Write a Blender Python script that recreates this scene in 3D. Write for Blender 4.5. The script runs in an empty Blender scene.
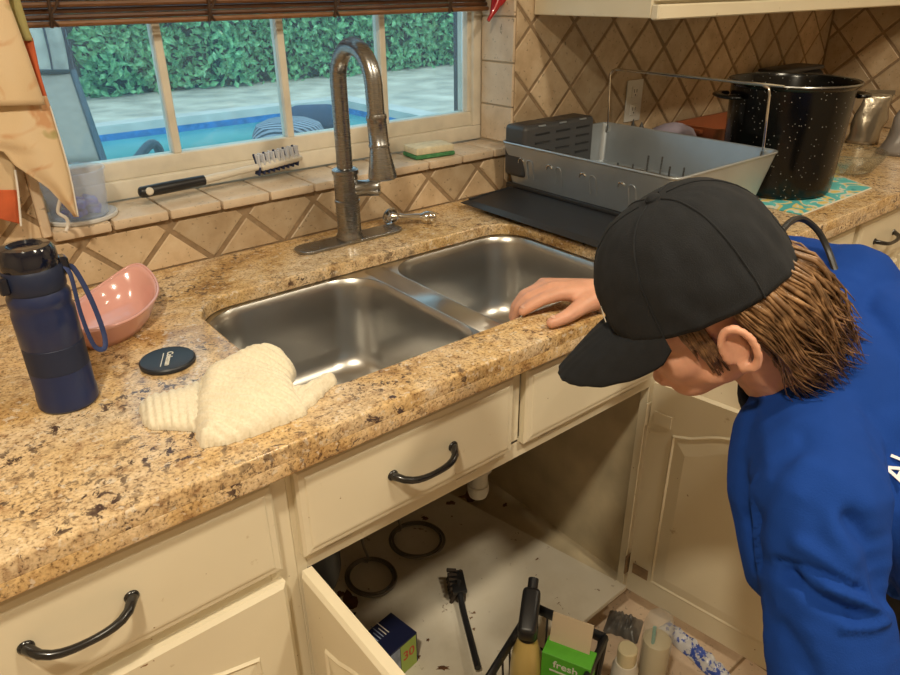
import bpy, bmesh, math, random
from mathutils import Vector, Matrix, noise as mnoise

random.seed(7)
SC = bpy.context.scene
COL = SC.collection
PI = math.pi

# ------------------------------------------------------------------ camera
F_PX = 705.0
CAM = Vector((0.0, -1.4211, 1.429))
RIGHT = Vector((0.77749, -0.62882, -0.00966))
DOWN = Vector((-0.28834, -0.34278, -0.89407))
FWD = Vector((0.55890, 0.69791, -0.44783))
cd = bpy.data.cameras.new('camera')
cam = bpy.data.objects.new('camera', cd)
COL.objects.link(cam)
m = Matrix.Identity(4)
for i in range(3):
    m[i][0] = RIGHT[i]; m[i][1] = -DOWN[i]; m[i][2] = -FWD[i]; m[i][3] = CAM[i]
cam.matrix_world = m
cd.sensor_width = 36.0
cd.lens = F_PX / 900 * 36
cd.clip_start = 0.02
cd.clip_end = 200
SC.camera = cam

# ------------------------------------------------------------------ world, lights, exposure
w = bpy.data.worlds.new('sky'); SC.world = w
w.use_nodes = True
bg = w.node_tree.nodes['Background']
bg.inputs[0].default_value = (0.66, 0.87, 1.0, 1)
bg.inputs[1].default_value = 1.65
SC.view_settings.view_transform = 'Standard'
SC.view_settings.look = 'None'
SC.view_settings.gamma = 1.0
SC.view_settings.use_curve_mapping = False
SC.view_settings.exposure = -0.14

def add_light(name, kind, loc, power, color, size=0.15, target=None):
    l = bpy.data.lights.new(name, kind)
    l.energy = power; l.color = color
    o = bpy.data.objects.new(name, l); COL.objects.link(o)
    o.location = loc
    if kind == 'AREA':
        l.shape = 'DISK'; l.size = size
    elif kind == 'POINT':
        l.shadow_soft_size = size
    elif kind == 'SUN':
        l.angle = size
    if target is not None:
        d = Vector(target) - Vector(loc)
        o.rotation_euler = d.to_track_quat('-Z', 'Y').to_euler()
    return o
WARM = (1.0, 0.875, 0.65)
add_light('ceiling_lamp', 'AREA', (-0.30, -1.40, 2.44), 33, WARM, 0.14)
add_light('ceiling_lamp', 'AREA', (1.05, -1.75, 2.44), 25, WARM, 0.16)
add_light('ceiling_lamp', 'AREA', (2.35, -1.5, 2.44), 12, WARM, 0.16)
add_light('sun', 'SUN', (4, 4, 8), 1.1, (1.0, 0.96, 0.88), 0.05, (6.5, 9, 0))

# ------------------------------------------------------------------ helpers
def px(u, v, ax, val):
    d = RIGHT * ((u - 450) / F_PX) + DOWN * ((v - 337.5) / F_PX) + FWD
    t = (val - CAM[ax]) / d[ax]
    return CAM + d * t
def at(u, v, depth):
    return CAM + (RIGHT * ((u - 450) / F_PX) + DOWN * ((v - 337.5) / F_PX) + FWD) * depth

WLOC = {}
def link(name, me, mat, parent=None, smooth=False, recenter=True):
    o = bpy.data.objects.new(name, me)
    COL.objects.link(o)
    if mat is not None:
        if isinstance(mat, (list, tuple)):
            for q in mat: me.materials.append(q)
        else:
            me.materials.append(mat)
    loc = Vector((0, 0, 0))
    if recenter and len(me.vertices):
        xs = [v.co.x for v in me.vertices]; ys = [v.co.y for v in me.vertices]; zs = [v.co.z for v in me.vertices]
        loc = Vector(((min(xs) + max(xs)) / 2, (min(ys) + max(ys)) / 2, min(zs)))
        me.transform(Matrix.Translation(-loc))
    if smooth:
        for p in me.polygons: p.use_smooth = True
        if smooth == 'auto':
            try:
                me.set_sharp_from_angle(angle=math.radians(35))
            except Exception:
                pass
    WLOC[o.name] = loc
    o.location = loc
    if parent is not None:
        o.parent = parent
        o.location = loc - WLOC[parent.name]
    return o
def bobj(name, bm, mat, parent=None, smooth=False):
    bmesh.ops.recalc_face_normals(bm, faces=bm.faces[:])
    me = bpy.data.meshes.new(name); bm.to_mesh(me); bm.free()
    return link(name, me, mat, parent, smooth)
def tag(o, label, cat=None, group=None, kind=None):
    o['label'] = label
    if cat: o['category'] = cat
    if group: o['group'] = group
    if kind: o['kind'] = kind
    return o
def thing(name, label, cat, loc, group=None):
    o = bpy.data.objects.new(name, None); COL.objects.link(o)
    o.location = Vector(loc); WLOC[o.name] = Vector(loc)
    o.empty_display_size = 0.05
    return tag(o, label, cat, group)
def struct(o, label=None):
    o['kind'] = 'structure'
    if label: o['label'] = label
    return o

def bm_box(bm, x0, x1, y0, y1, z0, z1, bevel=0.0, seg=2, mat=None):
    r = bmesh.ops.create_cube(bm, size=1.0)
    vs = r['verts']
    for v in vs:
        v.co = Vector(((x0 + x1) / 2 + v.co.x * (x1 - x0), (y0 + y1) / 2 + v.co.y * (y1 - y0), (z0 + z1) / 2 + v.co.z * (z1 - z0)))
        if mat is not None: v.co = mat @ v.co
    if bevel > 0:
        es = list({e for v in vs for e in v.link_edges})
        bmesh.ops.bevel(bm, geom=es, offset=bevel, segments=seg, affect='EDGES', profile=0.5)
def box(name, x0, x1, y0, y1, z0, z1, mat, parent=None, bevel=0.0, seg=2, smooth=None):
    bm = bmesh.new(); bm_box(bm, x0, x1, y0, y1, z0, z1, bevel, seg)
    return bobj(name, bm, mat, parent, ('auto' if bevel > 0 else False) if smooth is None else smooth)
def obox(name, M, dims, mat, parent=None, bevel=0.0, seg=2):
    """box of size dims centred at M's origin, oriented by M"""
    bm = bmesh.new()
    a, b, c = dims
    bm_box(bm, -a / 2, a / 2, -b / 2, b / 2, -c / 2, c / 2, bevel, seg)
    bmesh.ops.transform(bm, matrix=M, verts=bm.verts[:])
    return bobj(name, bm, mat, parent, 'auto' if bevel > 0 else False)
def frame(origin, xa, za):
    """matrix with x axis ~ xa and z axis = za"""
    z = Vector(za).normalized(); x = Vector(xa); x = (x - z * x.dot(z)).normalized(); y = z.cross(x)
    M = Matrix.Identity(4)
    for i in range(3):
        M[i][0] = x[i]; M[i][1] = y[i]; M[i][2] = z[i]; M[i][3] = origin[i]
    return M

def bm_lathe(bm, prof, seg=32, M=None, close=True):
    """prof: list of (r, z)"""
    rings = []
    for r, z in prof:
        if r < 1e-6:
            v = bm.verts.new(Vector((0, 0, z))); rings.append([v])
        else:
            rings.append([bm.verts.new(Vector((r * math.cos(2 * PI * k / seg), r * math.sin(2 * PI * k / seg), z))) for k in range(seg)])
    for a, b in zip(rings, rings[1:]):
        if len(a) == 1 and len(b) == 1: continue
        for k in range(seg):
            k2 = (k + 1) % seg
            if len(a) == 1: bm.faces.new((a[0], b[k2], b[k]))
            elif len(b) == 1: bm.faces.new((a[k], a[k2], b[0]))
            else: bm.faces.new((a[k], a[k2], b[k2], b[k]))
    vs = [v for r in rings for v in r]
    if M is not None:
        for v in vs: v.co = M @ v.co
    return vs
def lathe(name, prof, loc, mat, parent=None, seg=32, M=None, smooth='auto'):
    bm = bmesh.new()
    T = Matrix.Translation(Vector(loc)) if M is None else M
    bm_lathe(bm, prof, seg, T)
    return bobj(name, bm, mat, parent, smooth)

def catmull(pts, n=6, closed=False):
    pts = [Vector(p) for p in pts]
    out = []
    N = len(pts)
    rng = range(N) if closed else range(N - 1)
    for i in rng:
        if closed:
            p0, p1, p2, p3 = pts[(i - 1) % N], pts[i], pts[(i + 1) % N], pts[(i + 2) % N]
        else:
            p1, p2 = pts[i], pts[i + 1]
            p0 = pts[i - 1] if i > 0 else p1 * 2 - p2
            p3 = pts[i + 2] if i + 2 < N else p2 * 2 - p1
        for k in range(n):
            t = k / n
            out.append(0.5 * ((2 * p1) + (p2 - p0) * t + (2 * p0 - 5 * p1 + 4 * p2 - p3) * t * t + (3 * p1 - p0 - 3 * p2 + p3) * t ** 3))
    if not closed: out.append(pts[-1].copy())
    return out
def bm_tube(bm, pts, rad, seg=10, closed=False, cap=True, flat=None):
    pts = [Vector(p) for p in pts]
    n = len(pts)
    rs = rad if isinstance(rad, (list, tuple)) else [rad] * n
    def tangent(i):
        a = pts[(i - 1) % n] if (closed or i > 0) else pts[i]
        b = pts[(i + 1) % n] if (closed or i < n - 1) else pts[i]
        d = b - a
        return d.normalized() if d.length > 1e-9 else Vector((0, 0, 1))
    t0 = tangent(0)
    nrm = t0.orthogonal().normalized() if flat is None else (Vector(flat) - t0 * Vector(flat).dot(t0)).normalized()
    rings = []
    for i in range(n):
        t = tangent(i)
        nrm = (nrm - t * nrm.dot(t))
        nrm = nrm.normalized() if nrm.length > 1e-6 else t.orthogonal().normalized()
        b = t.cross(nrm)
        r = rs[i]
        ra, rb = (r if isinstance(r, tuple) else (r, r))
        rings.append([bm.verts.new(pts[i] + nrm * (ra * math.cos(2 * PI * k / seg)) + b * (rb * math.sin(2 * PI * k / seg))) for k in range(seg)])
    pairs = list(zip(rings, rings[1:]))
    if closed: pairs.append((rings[-1], rings[0]))
    for a, b in pairs:
        for k in range(seg):
            k2 = (k + 1) % seg
            bm.faces.new((a[k], a[k2], b[k2], b[k]))
    if cap and not closed:
        bm.faces.new(rings[0][::-1]); bm.faces.new(rings[-1])
def tube(name, pts, rad, mat, parent=None, seg=10, closed=False, flat=None, smooth=True):
    bm = bmesh.new(); bm_tube(bm, pts, rad, seg, closed, flat=flat)
    return bobj(name, bm, mat, parent, 'auto' if smooth else False)

def clip(poly, x0, x1, z0, z1):
    def cl(P, f, inter):
        out = []
        for i in range(len(P)):
            a, b = P[i], P[(i + 1) % len(P)]
            ia, ib = f(a), f(b)
            if ia: out.append(a)
            if ia != ib: out.append(inter(a, b))
        return out
    def ix(v): return lambda a, b: (v, a[1] + (b[1] - a[1]) * (v - a[0]) / (b[0] - a[0]))
    def iz(v): return lambda a, b: (a[0] + (b[0] - a[0]) * (v - a[1]) / (b[1] - a[1]), v)
    for f, it in ((lambda p: p[0] >= x0 - 1e-9, ix(x0)), (lambda p: p[0] <= x1 + 1e-9, ix(x1)), (lambda p: p[1] >= z0 - 1e-9, iz(z0)), (lambda p: p[1] <= z1 + 1e-9, iz(z1))):
        poly = cl(poly, f, it)
        if len(poly) < 3: return []
    out = []
    for p in poly:
        if not out or math.hypot(p[0] - out[-1][0], p[1] - out[-1][1]) > 1e-4: out.append(p)
    if len(out) > 2 and math.hypot(out[0][0] - out[-1][0], out[0][1] - out[-1][1]) < 1e-4: out.pop()
    return out if len(out) > 2 else []
def area(P):
    return abs(sum(P[i][0] * P[(i + 1) % len(P)][1] - P[(i + 1) % len(P)][0] * P[i][1] for i in range(len(P)))) / 2
def inset(P, d):
    s = sum(P[i][0] * P[(i + 1) % len(P)][1] - P[(i + 1) % len(P)][0] * P[i][1] for i in range(len(P)))
    if s < 0: P = P[::-1]
    n = len(P); out = []
    for i in range(n):
        a, b, c = Vector(P[i - 1]), Vector(P[i]), Vector(P[(i + 1) % n])
        d1 = (b - a).normalized(); d2 = (c - b).normalized()
        n1 = Vector((-d1.y, d1.x)); n2 = Vector((-d2.y, d2.x))
        k = n1 + n2
        den = max(0.3, 1 + n1.dot(n2))
        q = b + k * (d / den)
        out.append((q.x, q.y))
    return out
def prism(name, poly, fn, depth, mat, parent=None, cham=0.002):
    """poly in (a,b); fn(a,b,n) -> world; front at n=0, back at n=-depth; small chamfer"""
    P1 = inset(poly, 0.0); P2 = inset(poly, cham) if cham > 0 else None
    bm = bmesh.new()
    back = [bm.verts.new(fn(a, b, -depth)) for a, b in P1]
    mid = [bm.verts.new(fn(a, b, -cham)) for a, b in P1]
    n = len(P1)
    rings = [back, mid]
    if cham > 0: rings.append([bm.verts.new(fn(a, b, 0)) for a, b in P2])
    for r, s in zip(rings, rings[1:]):
        for k in range(n): bm.faces.new((r[k], r[(k + 1) % n], s[(k + 1) % n], s[k]))
    bm.faces.new(rings[-1]); bm.faces.new(back[::-1])
    return bobj(name, bm, mat, parent)

def rings_panel(name, rings, fn, mat, parent=None, smooth=False, closeback=None):
    """rings: list of (poly, n); polys have the same count. fills last ring; fn(a,b,n)->world"""
    bm = bmesh.new(); R = []
    for poly, n in rings:
        R.append([bm.verts.new(fn(a, b, n)) for a, b in poly])
    N = len(R[0])
    for r, s in zip(R, R[1:]):
        for k in range(N): bm.faces.new((r[k], r[(k + 1) % N], s[(k + 1) % N], s[k]))
    bm.faces.new(R[-1]); bm.faces.new(R[0][::-1])
    return bobj(name, bm, mat, parent, smooth)
def rect(x0, x1, z0, z1, i=0.0):
    return [(x0 + i, z0 + i), (x1 - i, z0 + i), (x1 - i, z1 - i), (x0 + i, z1 - i)]
def rrect(x0, x1, y0, y1, r, n=8):
    out = []
    for cx, cy, a0 in ((x1 - r, y0 + r, -PI / 2), (x1 - r, y1 - r, 0), (x0 + r, y1 - r, PI / 2), (x0 + r, y0 + r, PI)):
        for k in range(n + 1):
            a = a0 + (PI / 2) * k / n
            out.append((cx + r * math.cos(a), cy + r * math.sin(a)))
    return out
def slab(name, loops, z0, z1, mat, parent=None, bevel=0.0, seg=3):
    """flat slab with holes, through a filled 2-D curve"""
    cu = bpy.data.curves.new(name, 'CURVE'); cu.dimensions = '2D'; cu.fill_mode = 'BOTH'
    for L in loops:
        sp = cu.splines.new('POLY'); sp.points.add(len(L) - 1)
        for p, q in zip(sp.points, L): p.co = (q[0], q[1], 0, 1)
        sp.use_cyclic_u = True
    cu.extrude = (z1 - z0) / 2 - bevel; cu.bevel_depth = bevel; cu.bevel_resolution = seg; cu.offset = -bevel
    t = bpy.data.objects.new('tmp', cu); COL.objects.link(t)
    bpy.context.view_layer.update()
    me = bpy.data.meshes.new_from_object(t.evaluated_get(bpy.context.evaluated_depsgraph_get()))
    bpy.data.objects.remove(t); bpy.data.curves.remove(cu)
    me.transform(Matrix.Translation((0, 0, (z0 + z1) / 2)))
    me.materials.clear()
    return link(name, me, mat, parent, 'auto')
def text(name, s, size, M, mat, parent=None, extrude=0.0003, bold=0.0, shear=0.0):
    cu = bpy.data.curves.new(name, 'FONT'); cu.body = s; cu.size = size; cu.extrude = extrude
    cu.align_x = 'CENTER'; cu.align_y = 'CENTER'; cu.offset = bold; cu.shear = shear
    t = bpy.data.objects.new('tmp', cu); COL.objects.link(t)
    bpy.context.view_layer.update()
    me = bpy.data.meshes.new_from_object(t.evaluated_get(bpy.context.evaluated_depsgraph_get()))
    bpy.data.objects.remove(t); bpy.data.curves.remove(cu)
    me.transform(M); me.materials.clear()
    return link(name, me, mat, parent)
def sheet(name, rows, mat, parent=None, thick=0.0015, nrm=Vector((0, -1, 0))):
    """grid of points (list of rows) given a thickness along nrm"""
    bm = bmesh.new(); nr, nc = len(rows), len(rows[0])
    A = [[bm.verts.new(Vector(p)) for p in r] for r in rows]
    B = [[bm.verts.new(Vector(p) - nrm * thick) for p in r] for r in rows]
    for i in range(nr - 1):
        for j in range(nc - 1):
            bm.faces.new((A[i][j], A[i][j + 1], A[i + 1][j + 1], A[i + 1][j]))
            bm.faces.new((B[i][j], B[i + 1][j], B[i + 1][j + 1], B[i][j + 1]))
    for i in range(nr - 1):
        bm.faces.new((A[i][0], A[i + 1][0], B[i + 1][0], B[i][0]))
        bm.faces.new((A[i][-1], B[i][-1], B[i + 1][-1], A[i + 1][-1]))
    for j in range(nc - 1):
        bm.faces.new((A[0][j], B[0][j], B[0][j + 1], A[0][j + 1]))
        bm.faces.new((A[-1][j], A[-1][j + 1], B[-1][j + 1], B[-1][j]))
    return bobj(name, bm, mat, parent, True)

# ------------------------------------------------------------------ materials
def newmat(name):
    mt = bpy.data.materials.new(name); mt.use_nodes = True
    nt = mt.node_tree
    return mt, nt, nt.nodes['Principled BSDF']
def mat(name, col, rough=0.5, metal=0.0, var=0.0, vscale=20.0, bump=0.0, bscale=60.0, coat=0.0, sheen=0.0, spec=None, rand=0.0, stretch=None, alpha=None, trans=0.0, emit=None, sss=0.0):
    mt, nt, p = newmat(name)
    N, L = nt.nodes, nt.links
    p.inputs['Roughness'].default_value = rough
    p.inputs['Metallic'].default_value = metal
    p.inputs['Coat Weight'].default_value = coat
    p.inputs['Sheen Weight'].default_value = sheen
    if spec is not None: p.inputs['Specular IOR Level'].default_value = spec
    if trans: p.inputs['Transmission Weight'].default_value = trans
    if sss:
        p.inputs['Subsurface Weight'].default_value = sss
        p.inputs['Subsurface Radius'].default_value = (0.012, 0.005, 0.003)
    p.inputs['Base Color'].default_value = (*col, 1)
    src = None
    tc = N.new('ShaderNodeTexCoord'); mp = N.new('ShaderNodeMapping')
    L.new(tc.outputs['Object'], mp.inputs['Vector'])
    if stretch: mp.inputs['Scale'].default_value = stretch
    if var > 0:
        nz = N.new('ShaderNodeTexNoise'); nz.inputs['Scale'].default_value = vscale; nz.inputs['Detail'].default_value = 6
        L.new(mp.outputs[0], nz.inputs['Vector'])
        r = N.new('ShaderNodeValToRGB')
        r.color_ramp.elements[0].position = 0.3; r.color_ramp.elements[1].position = 0.7
        r.color_ramp.elements[0].color = tuple(c * (1 - var) for c in col) + (1,)
        r.color_ramp.elements[1].color = tuple(min(1, c * (1 + var * 0.6)) for c in col) + (1,)
        L.new(nz.outputs['Fac'], r.inputs[0]); src = r.outputs[0]
    if rand > 0:
        oi = N.new('ShaderNodeObjectInfo')
        hv = N.new('ShaderNodeHueSaturation')
        mr = N.new('ShaderNodeMapRange'); mr.inputs['To Min'].default_value = 1 - rand; mr.inputs['To Max'].default_value = 1 + rand
        L.new(oi.outputs['Random'], mr.inputs['Value']); L.new(mr.outputs[0], hv.inputs['Value'])
        if src is None: hv.inputs['Color'].default_value = (*col, 1)
        else: L.new(src, hv.inputs['Color'])
        src = hv.outputs[0]
    if src is not None: L.new(src, p.inputs['Base Color'])
    if bump > 0:
        nb = N.new('ShaderNodeTexNoise'); nb.inputs['Scale'].default_value = bscale; nb.inputs['Detail'].default_value = 4
        L.new(mp.outputs[0], nb.inputs['Vector'])
        b = N.new('ShaderNodeBump'); b.inputs['Strength'].default_value = bump; b.inputs['Distance'].default_value = 0.002
        L.new(nb.outputs['Fac'], b.inputs['Height']); L.new(b.outputs[0], p.inputs['Normal'])
    if emit:
        p.inputs['Emission Color'].default_value = (*emit[0], 1); p.inputs['Emission Strength'].default_value = emit[1]
    return mt

def ramp(nt, src, stops, interp='LINEAR'):
    r = nt.nodes.new('ShaderNodeValToRGB'); cr = r.color_ramp; cr.interpolation = interp
    while len(cr.elements) > 1: cr.elements.remove(cr.elements[-1])
    cr.elements[0].position = stops[0][0]; cr.elements[0].color = (*stops[0][1], 1)
    for pos, c in stops[1:]:
        e = cr.elements.new(pos); e.color = (*c, 1)
    nt.links.new(src, r.inputs[0]); return r.outputs[0]
def mixc(nt, fac, a, b, mode='MIX'):
    mx = nt.nodes.new('ShaderNodeMix'); mx.data_type = 'RGBA'; mx.blend_type = mode
    if isinstance(fac, float): mx.inputs[0].default_value = fac
    else: nt.links.new(fac, mx.inputs[0])
    for s, i in ((a, 6), (b, 7)):
        if isinstance(s, tuple): mx.inputs[i].default_value = (*s, 1)
        else: nt.links.new(s, mx.inputs[i])
    return mx.outputs[2]
def noise_n(nt, vec, scale, detail=4, rough=0.5, dist=0.0):
    n = nt.nodes.new('ShaderNodeTexNoise'); n.inputs['Scale'].default_value = scale; n.inputs['Detail'].default_value = detail
    n.inputs['Roughness'].default_value = rough; n.inputs['Distortion'].default_value = dist
    nt.links.new(vec, n.inputs['Vector']); return n.outputs['Fac']
def coords(nt, scale=None, kind='Object'):
    tc = nt.nodes.new('ShaderNodeTexCoord'); mp = nt.nodes.new('ShaderNodeMapping')
    nt.links.new(tc.outputs[kind], mp.inputs['Vector'])
    if scale: mp.inputs['Scale'].default_value = scale
    return mp.outputs[0]

def granite():
    mt, nt, p = newmat('granite')
    v = coords(nt)
    base = ramp(nt, noise_n(nt, v, 4.5, 5, 0.6, 0.8), [(0.34, (0.40, 0.225, 0.08)), (0.45, (0.70, 0.49, 0.24)), (0.54, (0.74, 0.56, 0.34)), (0.72, (0.72, 0.60, 0.45))])
    # mid-size mottling and fine grain
    mot = ramp(nt, noise_n(nt, v, 48, 6, 0.7, 0.3), [(0.32, (0.42, 0.30, 0.22)), (0.46, (0.86, 0.82, 0.76)), (0.6, (1, 1, 1)), (0.75, (1.12, 1.10, 1.06))])
    c = mixc(nt, 0.9, base, mot, 'MULTIPLY')
    fine = ramp(nt, noise_n(nt, v, 230, 3, 0.65), [(0.36, (0.13, 0.08, 0.055)), (0.42, (0.78, 0.72, 0.66)), (0.55, (1, 1, 1)), (0.68, (1.15, 1.13, 1.1))])
    c = mixc(nt, 0.75, c, fine, 'MULTIPLY')
    pale = ramp(nt, noise_n(nt, v, 95, 3, 0.6), [(0, (0, 0, 0)), (0.60, (0, 0, 0)), (0.66, (0.6,) * 3)])
    c = mixc(nt, pale, c, (0.74, 0.66, 0.55))
    # dark mineral grains gathered into drifts
    reg = ramp(nt, noise_n(nt, v, 5.0, 4, 0.55, 1.2), [(0.46, (0, 0, 0)), (0.62, (1, 1, 1))])
    gr = ramp(nt, noise_n(nt, v, 70, 5, 0.7, 0.5), [(0, (0, 0, 0)), (0.53, (0, 0, 0)), (0.58, (1, 1, 1))])
    c = mixc(nt, mixc(nt, 1.0, gr, reg, 'MULTIPLY'), c, (0.075, 0.045, 0.035))
    # large dark flecks
    cl = ramp(nt, noise_n(nt, v, 15, 6, 0.68, 1.5), [(0.0, (0, 0, 0)), (0.645, (0, 0, 0)), (0.675, (0.95,) * 3)])
    c = mixc(nt, cl, c, (0.05, 0.03, 0.035))
    nt.links.new(c, p.inputs['Base Color'])
    p.inputs['Roughness'].default_value = 0.17
    return mt
def travertine(name, c1, c2, c3, rand=0.12):
    mt, nt, p = newmat(name)
    v = coords(nt)
    oi = nt.nodes.new('ShaderNodeObjectInfo')
    ad = nt.nodes.new('ShaderNodeVectorMath'); ad.operation = 'ADD'
    sc = nt.nodes.new('ShaderNodeVectorMath'); sc.operation = 'SCALE'; sc.inputs[3].default_value = 37
    cmb = nt.nodes.new('ShaderNodeCombineXYZ')
    for k in range(3): nt.links.new(oi.outputs['Random'], cmb.inputs[k])
    nt.links.new(cmb.outputs[0], sc.inputs[0]); nt.links.new(v, ad.inputs[0]); nt.links.new(sc.outputs[0], ad.inputs[1])
    v2 = ad.outputs[0]
    base = ramp(nt, noise_n(nt, v2, 16, 6, 0.6), [(0.3, c1), (0.5, c2), (0.7, c3)])
    pits = ramp(nt, noise_n(nt, v2, 110, 3, 0.5), [(0.0, (0.45,) * 3), (0.30, (0.55,) * 3), (0.36, (1, 1, 1))])
    c = mixc(nt, 1.0, base, pits, 'MULTIPLY')
    hv = nt.nodes.new('ShaderNodeHueSaturation')
    mr = nt.nodes.new('ShaderNodeMapRange'); mr.inputs['To Min'].default_value = 1 - rand; mr.inputs['To Max'].default_value = 1 + rand
    nt.links.new(oi.outputs['Random'], mr.inputs['Value']); nt.links.new(mr.outputs[0], hv.inputs['Value']); nt.links.new(c, hv.inputs['Color'])
    nt.links.new(hv.outputs[0], p.inputs['Base Color'])
    b = nt.nodes.new('ShaderNodeBump'); b.inputs['Strength'].default_value = 0.35; b.inputs['Distance'].default_value = 0.002
    nt.links.new(pits, b.inputs['Height']); nt.links.new(b.outputs[0], p.inputs['Normal'])
    p.inputs['Roughness'].default_value = 0.42
    return mt
def cream_paint():
    mt, nt, p = newmat('cream_paint')
    v = coords(nt)
    base = ramp(nt, noise_n(nt, v, 3, 4), [(0.3, (0.70, 0.62, 0.46)), (0.7, (0.77, 0.70, 0.54))])
    dirt = ramp(nt, noise_n(nt, v, 26, 6, 0.65), [(0.0, (0.45, 0.33, 0.18)), (0.27, (0.6, 0.5, 0.34)), (0.33, (1, 1, 1))])
    c = mixc(nt, 0.7, base, dirt, 'MULTIPLY')
    sp = ramp(nt, noise_n(nt, v, 75, 2), [(0.0, (0.25, 0.12, 0.04)), (0.215, (0.3, 0.15, 0.05)), (0.235, (1, 1, 1))])
    c = mixc(nt, 1.0, c, sp, 'MULTIPLY')
    nt.links.new(c, p.inputs['Base Color'])
    p.inputs['Roughness'].default_value = 0.38
    return mt
def steel(name, col, rough, stretch=None, aniso=0.0):
    mt = mat(name, col, rough, 1.0, var=0.05, vscale=14)
    p = mt.node_tree.nodes['Principled BSDF']
    p.inputs['Anisotropic'].default_value = aniso
    nt = mt.node_tree
    v = coords(nt, stretch or (4, 4, 400))
    r = nt.nodes.new('ShaderNodeMapRange'); r.inputs['To Min'].default_value = rough * 0.92; r.inputs['To Max'].default_value = rough * 1.12
    nt.links.new(noise_n(nt, v, 3, 3), r.inputs['Value']); nt.links.new(r.outputs[0], p.inputs['Roughness'])
    return mt
def clear_glass(name, tint=(0.9, 0.97, 1.0), gloss=0.08, haze=0.0, hazecol=(0.75, 0.9, 1.0), rough=0.03):
    mt = bpy.data.materials.new(name); mt.use_nodes = True
    nt = mt.node_tree; nt.nodes.clear()
    out = nt.nodes.new('ShaderNodeOutputMaterial')
    t = nt.nodes.new('ShaderNodeBsdfTransparent'); t.inputs[0].default_value = (*tint, 1)
    g = nt.nodes.new('ShaderNodeBsdfGlossy'); g.inputs['Roughness'].default_value = rough
    fr = nt.nodes.new('ShaderNodeFresnel'); fr.inputs[0].default_value = 1.45
    mx = nt.nodes.new('ShaderNodeMixShader')
    ml = nt.nodes.new('ShaderNodeMath'); ml.operation = 'MULTIPLY_ADD'; ml.inputs[1].default_value = 0.5; ml.inputs[2].default_value = gloss - 0.04
    nt.links.new(fr.outputs[0], ml.inputs[0]); nt.links.new(ml.outputs[0], mx.inputs[0])
    nt.links.new(t.outputs[0], mx.inputs[1]); nt.links.new(g.outputs[0], mx.inputs[2])
    res = mx.outputs[0]
    if haze > 0:
        d = nt.nodes.new('ShaderNodeBsdfTranslucent'); d.inputs[0].default_value = (*hazecol, 1)
        m2 = nt.nodes.new('ShaderNodeMixShader'); m2.inputs[0].default_value = haze
        nt.links.new(res, m2.inputs[1]); nt.links.new(d.outputs[0], m2.inputs[2]); res = m2.outputs[0]
    nt.links.new(res, out.inputs[0])
    return mt

def frosted(name, col, fac, rough=.3):
    mt = bpy.data.materials.new(name); mt.use_nodes = True
    nt = mt.node_tree; p = nt.nodes['Principled BSDF']
    p.inputs['Base Color'].default_value = (*col, 1); p.inputs['Roughness'].default_value = rough
    p.inputs['Alpha'].default_value = fac
    return mt

M = {}
M['granite'] = granite()
M['tile'] = travertine('travertine_tile', (0.43, 0.305, 0.185), (0.53, 0.395, 0.255), (0.60, 0.475, 0.33), 0.2)
M['trim_tile'] = travertine('pale_edge_tile', (0.55, 0.42, 0.29), (0.64, 0.50, 0.36), (0.70, 0.57, 0.43), 0.06)
M['grout'] = mat('grout', (0.30, 0.205, 0.12), 0.9, var=0.2, vscale=60, bump=0.3, bscale=200)
M['cream'] = cream_paint()
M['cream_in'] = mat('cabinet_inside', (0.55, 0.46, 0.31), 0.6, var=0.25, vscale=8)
M['shelf'] = mat('cabinet_bottom', (0.62, 0.56, 0.44), 0.5, var=0.3, vscale=9)
M['white'] = mat('white_vinyl', (0.72, 0.66, 0.55), 0.45, var=0.12, vscale=18)
M['wall'] = mat('wall_paint', (0.62, 0.52, 0.38), 0.8)
M['ceil'] = mat('ceiling_paint', (0.75, 0.70, 0.60), 0.9)
M['steel'] = steel('sink_steel', (0.52, 0.51, 0.49), 0.30, (60, 60, 6))
M['nickel'] = steel('brushed_nickel', (0.33, 0.33, 0.33), 0.27)
M['chrome'] = mat('chrome', (0.75, 0.74, 0.72), 0.12, 1.0)
M['black_metal'] = mat('black_metal', (0.012, 0.011, 0.011), 0.25, 0.0, coat=0.3)
M['black_plastic'] = mat('black_plastic', (0.015, 0.015, 0.017), 0.4)
M['pane'] = clear_glass('window_glass', (0.86, 0.97, 1.0), 0.06, 0.05, (0.6, 0.88, 1.0))
M['floor_tile'] = travertine('floor_tile', (0.52, 0.38, 0.28), (0.60, 0.46, 0.34), (0.64, 0.50, 0.37), 0.08)

# ================================================================== the room
CT = 0.914           # counter top
YF = -0.7216         # counter front edge
FACE = -0.684        # face frame
DF = -0.702          # drawer fronts
WX0, WX1 = 0.205, 1.365   # window recess
WZ0, WZ1 = 1.028, 1.95
LX, RX, BY, CZ = -1.7, 3.084, -3.3, 2.5

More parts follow.
